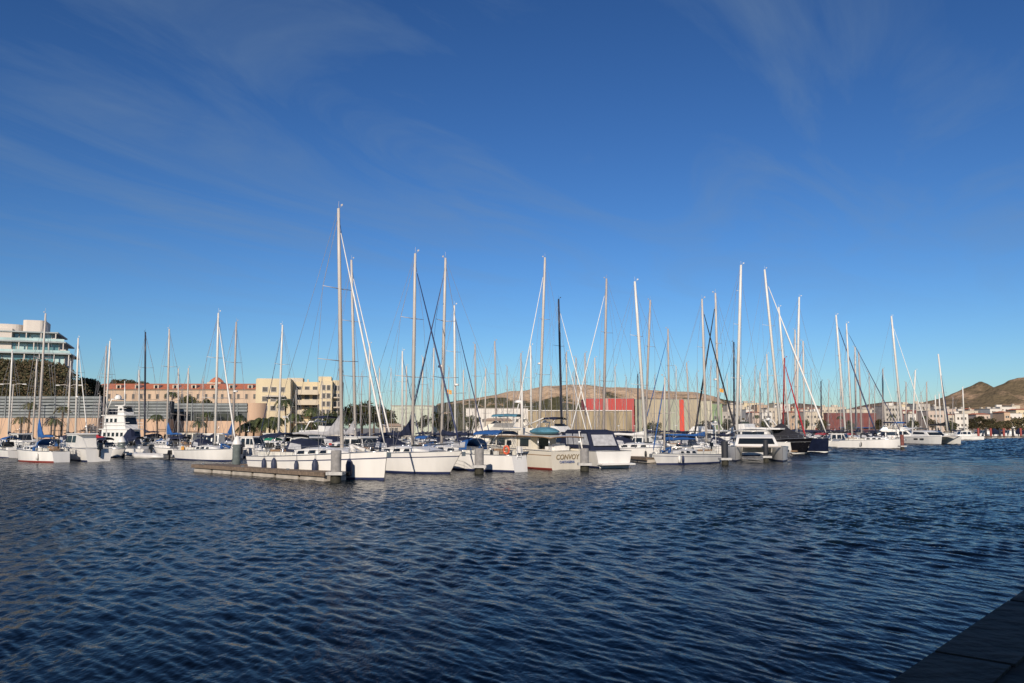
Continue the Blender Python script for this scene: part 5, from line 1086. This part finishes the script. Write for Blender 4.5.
# ------------------------------------------------------------------ sailboats known by their masts
# (top px, top py, base px, heading, wanted height, jib, cover, mast, label, options)
K = dict
T_ = [
 (218.4, 313, 215.4, 'R', 16.5, SAILW, NAVY, ALUW, 'sloop with tall white mast before the tiled building', K(jibr=.075)),
 (236.3, 322, 233, 'R', 17, None, BLUE, ALUG, 'sloop with grey mast and radar above a bright blue sail cover', K(radar=True, cover_up=2.0)),
 (169.3, 329, 167.3, 'L', 17, None, BLUE, ALU, 'sloop with blue wrapped sail before the dark windows of the louvred front', K(cover_up=1.6)),
 (282.5, 325, 278.4, 'L', 16.5, BOOT_B, NAVY, ALUW, 'sloop with white mast crossing the beige apartments, dark furled jib', K(jibr=.04)),
 (145.4, 332, 145, 'L', 18, None, NAVY, MASTD, 'sloop with dark mast beside the big white motor yacht', K()),
 (110, 341, 105.5, 'R', 17, None, BLACKC, ALUW, 'sloop with pale mast left of the big white motor yacht', K()),
 (106.5, 346, 103, 'R', 17, None, NAVY, ALUG, 'sloop with grey mast hard against the pale mast by the big yacht', K()),
 (78.3, 338, 75.7, 'R', 16, SAILW, BLACKC, ALUW, 'sloop with white mast and white furled jib before the scrubby slope', K(radar=True)),
 (70.7, 361, 68.2, 'L', 14, None, NAVY, ALU, 'smaller sloop with mast just left of the white-jib sloop', K()),
 (12.4, 350, 8.6, 'L', 16, None, NAVY, ALUW, 'sloop at the left edge with white mast before the louvres', K()),
 (37, 359, 33, 'R', 15, None, NAVY, ALU, 'sloop with thin mast just left of the bright blue sail cover', K()),
 (178.5, 368.5, 178.5, 'R', 13, None, BLUE, ALU, 'small sloop with blue cover, first of two thin masts on the tiled roof', K(lod=0)),
 (188.5, 368, 186.8, 'R', 13, None, NAVY, ALU, 'small sloop, second of two thin masts on the tiled roof', K(lod=0)),
 (139, 370, 140, 'R', 14, None, NAVY, ALU, 'small sloop with mast just left of the dark mast', K(lod=0)),
 (100, 395, 97, 'L', 10, None, RED, ALUG, 'small sloop with leaning mast and red cover left of the big yacht', K(lod=0)),
 (351.4, 260, 355.7, 'R', 18.5, SAILW, GREYC, ALU, 'sloop directly behind the largest one, grey cover and white jib', K(cover_up=1.7, jibr=.075)),
 (369.6, 344, 370, 'R', 15.5, BOOT_B, NAVY, ALU, 'sloop between the two front sloops, dark furled jib', K(jibr=.05)),
 (379.5, 368, 380, 'L', 14, None, NAVY, ALU, 'small sloop left of the mint building', K()),
 (402.4, 351, 402.4, 'R', 14.5, BOOT_B, NAVY, ALUW, 'sloop with white mast left of the second front sloop mast', K(jibr=.05)),
 (406.5, 366, 406, 'R', 14.5, None, NAVY, ALU, 'sloop with mast close beside the white one before the mint building', K(lod=0)),
 (423, 357, 421.5, 'L', 16, BOOT_B, NAVY, ALU, 'sloop between the two tall front masts, blue wrapped jib', K(jibr=.05)),
 (434, 348, 432.5, 'R', 16, None, NAVY, ALU, 'sloop with grey mast and spreaders left of the third front mast', K()),
 (454.3, 305.5, 455.5, 'R', 16.5, BOOT_B, NAVY, ALUW, 'sloop with white mast and dark furled jib right of the third front mast', K(jibr=.06, radar=True)),
 (463.5, 370, 463.5, 'R', 14.5, None, NAVY, ALU, 'small sloop behind the dark furled jib', K(lod=0)),
 (475, 344, 476, 'L', 17, None, NAVY, ALUG, 'far sloop with thin grey mast above the trees', K(lod=0)),
 (485.7, 368.6, 485, 'L', 14, SAILW, NAVY, ALU, 'far small sloop with white jib left of the mesa', K(lod=0, jibr=.05)),
 (494.8, 341, 496.5, 'R', 18, None, NAVY, ALUG, 'far sloop with thin mast at the left shoulder of the mesa', K(lod=0)),
 (521, 353, 521, 'R', 16, None, NAVY, ALUG, 'far sloop with thin mast before the mesa, left of the tall grey one', K(lod=0)),
 (530.7, 345.6, 531.3, 'R', 14.5, None, NAVY, ALUW, 'sloop with bare white mast behind the trawler', K()),
 (545, 257.5, 538.8, 'L', 19.5, SAILW, NAVY, ALU, 'tallest sloop behind the trawler, white furled jib to the left', K(jibr=.07, radar=True)),
 (558.6, 299, 562, 'R', 18, SAILW, NAVY, MASTD, 'sloop with dark navy mast and white furled jib', K(jibr=.08)),
 (566.3, 352, 567.4, 'R', 14.5, SAILW, NAVY, ALU, 'sloop with grey mast just right of the dark navy mast', K(jibr=.06)),
 (576, 357.7, 576, 'L', 15, None, NAVY, ALUG, 'far sloop before the left end of the red warehouse', K(lod=0)),
 (585, 353, 585.5, 'R', 16, None, NAVY, ALUG, 'far sloop with thin mast before the red warehouse', K(lod=0)),
 (594.8, 357.7, 594.5, 'R', 16, None, NAVY, ALU, 'far sloop behind the crossing white jibs', K(lod=0)),
 (606.5, 278.6, 603.3, 'L', 20, SAILW, NAVY, ALUG, 'tall sloop before the red warehouse, white furled jib to the left', K(jibr=.07)),
 (634.8, 281.5, 646, 'R', 18, None, SAILW, ALUW, 'sloop with leaning bright white mast and white boom cover', K(mr=1.15, boomL=6)),
 (650.3, 300, 645, 'L', 19, None, NAVY, ALUG, 'sloop with grey mast crossing behind the leaning white mast', K(lod=0)),
 (637.8, 374, 638, 'R', 13, None, NAVY, MASTD, 'small sloop with dark mast left of the leaning white mast', K(lod=0)),
 (668, 328.7, 669.3, 'L', 15.5, BLUE, NAVY, ALUG, 'sloop with tan mast and blue furled jib to the left', K(jibr=.07)),
 (686.6, 362.5, 690, 'R', 16, None, NAVY, ALUG, 'far sloop with leaning thin mast by the scarlet warehouse strip', K(lod=0)),
 (702, 299, 706.2, 'R', 17.5, BLACKC, BLUE, ALU, 'sloop with long blue boom cover and black furled jib', K(jibr=.10, boomL=6, cover_up=.3)),
 (733.8, 342, 734, 'L', 15, BOOT_B, NAVY, MASTD, 'sloop with dark grey mast left of the tallest white mast', K(jibr=.04)),
 (740.5, 377, 741, 'R', 12.5, None, NAVY, ALUW, 'small sloop with short white mast at the tallest white mast', K(lod=0)),
 (760, 371.7, 760, 'L', 14, SAILW, NAVY, ALU, 'small far sloop with white jib before the ochre house', K(lod=0, jibr=.05)),
 (766.8, 354, 769, 'R', 16, None, NAVY, ALU, 'far sloop with thin mast behind the leaning navy-sloop mast', K(lod=0)),
 (778.7, 307, 789.5, 'R', 20, None, BLACKC, ALUW, 'sloop with leaning white mast right of the navy sloop mast', K()),
 (784.4, 358, 782.5, 'R', 16, RED, RED, RED and mat('mast_red', (.28, .03, .03), .5), 'sloop with dark red mast and red furled jib', K(jibr=.12)),
 (799.2, 297, 796, 'R', 21, None, NAVY, ALUW, 'sloop with tall white mast right of the red one', K()),
 (795, 329.7, 795.5, 'L', 18, None, NAVY, ALU, 'sloop with mast just left of the tall white one by the red mast', K(lod=0)),
 (803, 341, 804.5, 'L', 17, BOOT_R, NAVY, ALU, 'sloop with grey mast right of the tall white one by the red mast', K(jibr=.06)),
 (821, 381, 821, 'R', 14, None, NAVY, MASTD, 'far small sloop with dark mast before the low hill', K(lod=0)),
 (836, 315, 845.5, 'R', 21, BOOT_B, NAVY, ALUW, 'sloop with leaning white mast and dark jib left of the long far sloop', K(jibr=.12)),
 (855, 347, 856, 'L', 19, None, NAVY, ALU, 'sloop with mast hard right of the long far sloop mast', K(lod=0)),
 (858.7, 352, 861.5, 'R', 19, None, NAVY, ALUG, 'sloop with grey mast behind the dark slanting jib', K(lod=0)),
 (882.8, 368.6, 882.6, 'R', 18, SAILW, NAVY, ALUG, 'far sloop with grey mast before the beige office', K(lod=0, jibr=.05)),
 (891.4, 316, 902.5, 'R', 22, SAILW, NAVY, ALUW, 'sloop with long leaning white mast and white jib behind the rusty post', K(jibr=.09)),
 (906, 382, 906, 'L', 16, None, NAVY, ALUG, 'far sloop with faint mast by the dark red block', K(lod=0)),
 (915.4, 370, 911.8, 'R', 17, None, NAVY, ALUW, 'sloop with short white mast by the dark red block', K(mr=1.1)),
 (926.6, 382, 927, 'R', 17, None, NAVY, ALUG, 'far sloop with faint mast left of the last pair of white masts', K(lod=0)),
 (935, 395, 937, 'R', 14, None, NAVY, ALUW, 'far sloop, left one of a close pair of white masts', K(lod=0)),
 (939, 393.6, 941, 'R', 15, None, NAVY, ALUW, 'far sloop, right one of a close pair of white masts', K(lod=0)),
 (133, 388, 131.8, 'R', 14, None, NAVY, ALUG, 'far small sloop with faint thin mast between big yacht and small sloop mast', K(lod=0, mr=.58)),
 (155, 384, 155.6, 'L', 15, None, NAVY, ALU, 'far small sloop with faint thin mast just right of the dark mast', K(lod=0, mr=.58)),
 (203, 378, 203.6, 'R', 16, None, NAVY, ALUG, 'far small sloop with faint thin mast left of the white mast before the tiled building', K(lod=0, mr=.58)),
 (250, 392, 248.8, 'L', 17, None, NAVY, ALUG, 'far small sloop with faint short mast before the rounded stone corner', K(lod=0, mr=.58)),
 (296, 390, 296.6, 'R', 14, None, NAVY, ALU, 'far small sloop with faint thin mast before the beige balconies', K(lod=0, mr=.58)),
 (322, 378, 322.6, 'L', 15, None, NAVY, ALUG, 'far small sloop with faint thin mast before the narrow beige wing', K(lod=0, mr=.58)),
 (362, 372, 360.8, 'R', 16, None, NAVY, ALUG, 'far small sloop with faint mast between two front sloop masts, over the trees', K(lod=0, mr=.58)),
 (391, 368, 391.6, 'L', 17, None, NAVY, ALU, 'far small sloop with faint mast at the left wall of the mint building', K(lod=0, mr=.58)),
 (428, 384, 428.6, 'R', 14, None, NAVY, ALUG, 'far small sloop with faint thin mast before the mint building', K(lod=0, mr=.58)),
 (449, 367, 447.8, 'L', 15, None, NAVY, ALUG, 'far small sloop with faint mast right of the third front mast', K(lod=0, mr=.58)),
 (469, 381, 469.6, 'R', 16, None, NAVY, ALU, 'far small sloop with faint short mast over the brown-green tree', K(lod=0, mr=.58)),
 (507, 366, 507.6, 'L', 17, None, NAVY, ALUG, 'far small sloop with faint mast before the left slope of the mesa', K(lod=0, mr=.58)),
 (514, 378, 512.8, 'R', 14, None, NAVY, ALUG, 'far small sloop with faint short mast before the left slope of the mesa', K(lod=0, mr=.58)),
 (551, 366, 551.6, 'L', 15, None, NAVY, ALU, 'far small sloop with faint mast left of the dark navy mast', K(lod=0, mr=.58)),
 (573, 372, 573.6, 'R', 16, None, NAVY, ALUG, 'far small sloop with faint short mast at the left end of the red warehouse', K(lod=0, mr=.58)),
 (600, 370, 598.8, 'L', 17, None, NAVY, ALUG, 'far small sloop with faint short mast before the middle of the red warehouse', K(lod=0, mr=.58)),
 (615, 366, 615.6, 'R', 14, None, NAVY, ALU, 'far small sloop with faint mast before the faded patch of the red warehouse', K(lod=0, mr=.58)),
 (626, 376, 626.6, 'L', 15, None, NAVY, ALUG, 'far small sloop with faint short mast near the right end of the red warehouse', K(lod=0, mr=.58)),
 (655, 374, 653.8, 'R', 16, None, NAVY, ALUG, 'far small sloop with faint short mast left of the tan mast', K(lod=0, mr=.58)),
 (676, 366, 676.6, 'L', 17, None, NAVY, ALU, 'far small sloop with faint mast right of the tan mast', K(lod=0, mr=.58)),
 (697, 372, 697.6, 'R', 14, None, NAVY, ALUG, 'far small sloop with faint mast left of the long black furled jib crossing', K(lod=0, mr=.58)),
 (711, 360, 709.8, 'L', 15, None, NAVY, ALUG, 'far small sloop with faint mast between the two silver masts', K(lod=0, mr=.58)),
 (727, 374, 727.6, 'R', 16, None, NAVY, ALU, 'far small sloop with faint short mast over the grey low block', K(lod=0, mr=.58)),
 (749, 380, 749.6, 'L', 17, None, NAVY, ALUG, 'far small sloop with faint short mast before the beige tower house', K(lod=0, mr=.58)),
 (755, 366, 753.8, 'R', 14, None, NAVY, ALUG, 'far small sloop with faint mast before the narrow pink house', K(lod=0, mr=.58)),
 (774, 376, 774.6, 'L', 15, None, NAVY, ALU, 'far small sloop with faint short mast before the slim beige house', K(lod=0, mr=.58)),
 (811, 370, 811.6, 'R', 16, None, NAVY, ALUG, 'far small sloop with faint mast over the long cream shed', K(lod=0, mr=.58)),
 (829, 380, 827.8, 'L', 17, None, NAVY, ALUG, 'far small sloop with faint short mast at the left end of the dark red shed', K(lod=0, mr=.58)),
 (840, 366, 840.6, 'R', 14, None, NAVY, ALU, 'far small sloop with faint mast before the left half of the dark red shed', K(lod=0, mr=.58)),
 (869, 372, 869.6, 'L', 15, None, NAVY, ALUG, 'far small sloop with faint mast before the right half of the dark red shed', K(lod=0, mr=.58)),
 (875, 384, 873.8, 'R', 16, None, NAVY, ALUG, 'far small sloop with faint short mast at the right end of the dark red shed', K(lod=0, mr=.58)),
 (897, 388, 897.6, 'L', 17, None, NAVY, ALU, 'far small sloop with faint short mast before the grey-beige office', K(lod=0, mr=.58)),
 (921, 392, 921.6, 'R', 14, None, NAVY, ALUG, 'far small sloop with faint short mast before the grey house', K(lod=0, mr=.58)),
 (953, 397, 951.8, 'L', 15, None, NAVY, ALUG, 'far small sloop with faint short mast before the salmon house', K(lod=0, mr=.58)),
 (962.6, 387, 964.5, 'R', 18, None, NAVY, ALUW, 'last far sloop, its white mast against the mountain', K(lod=0)),
]
T_.sort(key=lambda q: q[1] - 40 * (q[7] is ALUW) - 200 * ('silver mast' in q[8]))
for (tx, ty, bx_, hd, Hw, jib, cov, mm, lb, kw) in T_:
    a = A0 if hd == 'R' else A1; best = None
    tt = (341.5 - ty) / F; Y0 = (Hw - CH) * (cP - tt * sP) / (tt * cP + sP)
    for k in range(420):
        Y = Y0 * (1 + .009 * ((k % 140 + 1) // 2) * (1 if k % 2 else -1))
        if Y < 60 or abs(Y / Y0 - 1) > .5: continue
        H = wz(ty, Y); L = max(7, min(15, (H - 1) / 1.36)) * (1, .82, .66)[k // 140]; B = .29 * L + .35; X = wx(bx_, Y, 2.8)
        cx, cy = X - math.cos(a) * .1 * L, Y - math.sin(a) * .1 * L
        if free(cx, cy, a, L, B): best = (cx, cy, L, H, X, Y); break
    if not best: print('NO ROOM', lb); continue
    cx, cy, L, H, X, Y = best; dx = wx(tx, Y, H) - X
    if Y > 125: kw['lod'] = 0
    sailboat(lb, cx, cy, a, L, H, .6, (dx * math.cos(a), -dx * math.sin(a)), jib=jib, cover=cov, mast=mm, B=B, mr=kw.pop('mr', 1.0) * (1.0 + max(0, Y - 80) / 260), rs=rnd.choice([.35, -.6, .2]), **kw)
# ------------------------------------------------------------------ far pontoon with small boats, street lamps, flags
dock('far pontoon with dark posts running out of view', P2(962, 262), P2(1062, 300), 3.0, .8, obs=False, seg=6)
for i, (px, Y) in enumerate([(978.5, 268), (986, 271), (991, 273), (1000, 277), (1004, 278.5), (1013, 282), (1021, 285)]):
    post(px, Y, 3.3, .35, BOOT_R if i % 2 == 0 else PILEB, ['dark red post, first on the far pontoon', 'black post, second on the far pontoon', 'dark red post, third on the far pontoon', 'black post, fourth on the far pontoon', 'dark red post, fifth on the far pontoon', 'black post, sixth on the far pontoon', 'dark red post, last on the far pontoon'][i], collar=False)
fl = ['first', 'second', 'third', 'fourth', 'fifth', 'sixth', 'seventh']
for i in range(7):
    Y = 300 + i * 3; px = 978 + i * 8.2
    motorboat('white motorboat moored behind the far pontoon, %s from its landward end' % fl[i], wx(px, Y, 1), Y, R(80 + 10 * (i % 3)), 9, ('open', 'cabin', 'tent')[i % 3], top=[BLUE, NAVY, NAVY][i % 3], group='motorboats behind the far pontoon', lod=0)
def lamp(px, Y, ytop, label):
    z = wz(ytop, Y) - 1.25; o = empty('street_lamp', (wx(px, Y, z), Y, 1.25), 0, label, 'street lamp', 'double-armed street lamps')
    MB().path([(0, 0, 0), (0, 0, z)], [.13, .08], 8).build('pole', ALU, o)
    for s in (1, -1):
        MB().path([(0, 0, z - .3), (s * .8, 0, z + .05), (s * 2.0, 0, z)], .05, 6).build('arm', ALU, o)
        MB().box((s * 2.2, 0, z - .03), (.8, .3, .14), taper=.7).build('lamp_head', WHITE, o)
lamp(13, 160, 384, 'double-armed street lamp at the left end of the louvred wall')
lamp(69, 160, 385, 'double-armed street lamp between two slim masts by the louvred wall')
def flagthing(px, Y, ytop, m, label):
    z = wz(ytop, Y); o = empty('flag', (wx(px, Y, z), Y, 1.25), 0, label, 'flag'); z -= 1.25
    MB().tube((0, 0, 0), (0, 0, z), .06, .04).build('flagpole', ALUW, o)
    MB().grid([[(1.5 * u, .15 * math.sin(u * 8), z - .1 - 1.3 * v - .35 * u) for u in np.linspace(0, 1, 9)] for v in (0, .5, 1)]).build('cloth', m, o)
flagthing(719.5, 300, 388, FLAGY, 'orange-yellow flag on a pole by the tallest white mast'); flagthing(447, 262, 389, FLAGY, 'yellow flag on a pole right of the mint building')
# ------------------------------------------------------------------ unseen shed-like block added behind the camera to shade quay and near water
sh = empty('added_shade_block', (-14, -30, qz), R(8), 'long plain unseen block added behind the quay to shade it', 'shade block')
MB().box((0, 0, 9.5), (90, 12, 19)).build('wall', CONCG, sh); MB().box((0, 0, 19.13), (91, 13, .25)).build('roof', CONCG, sh)
facade_windows(sh, -44, 44, 1, 18, -6, 14, 3, 1.6, 1.6)
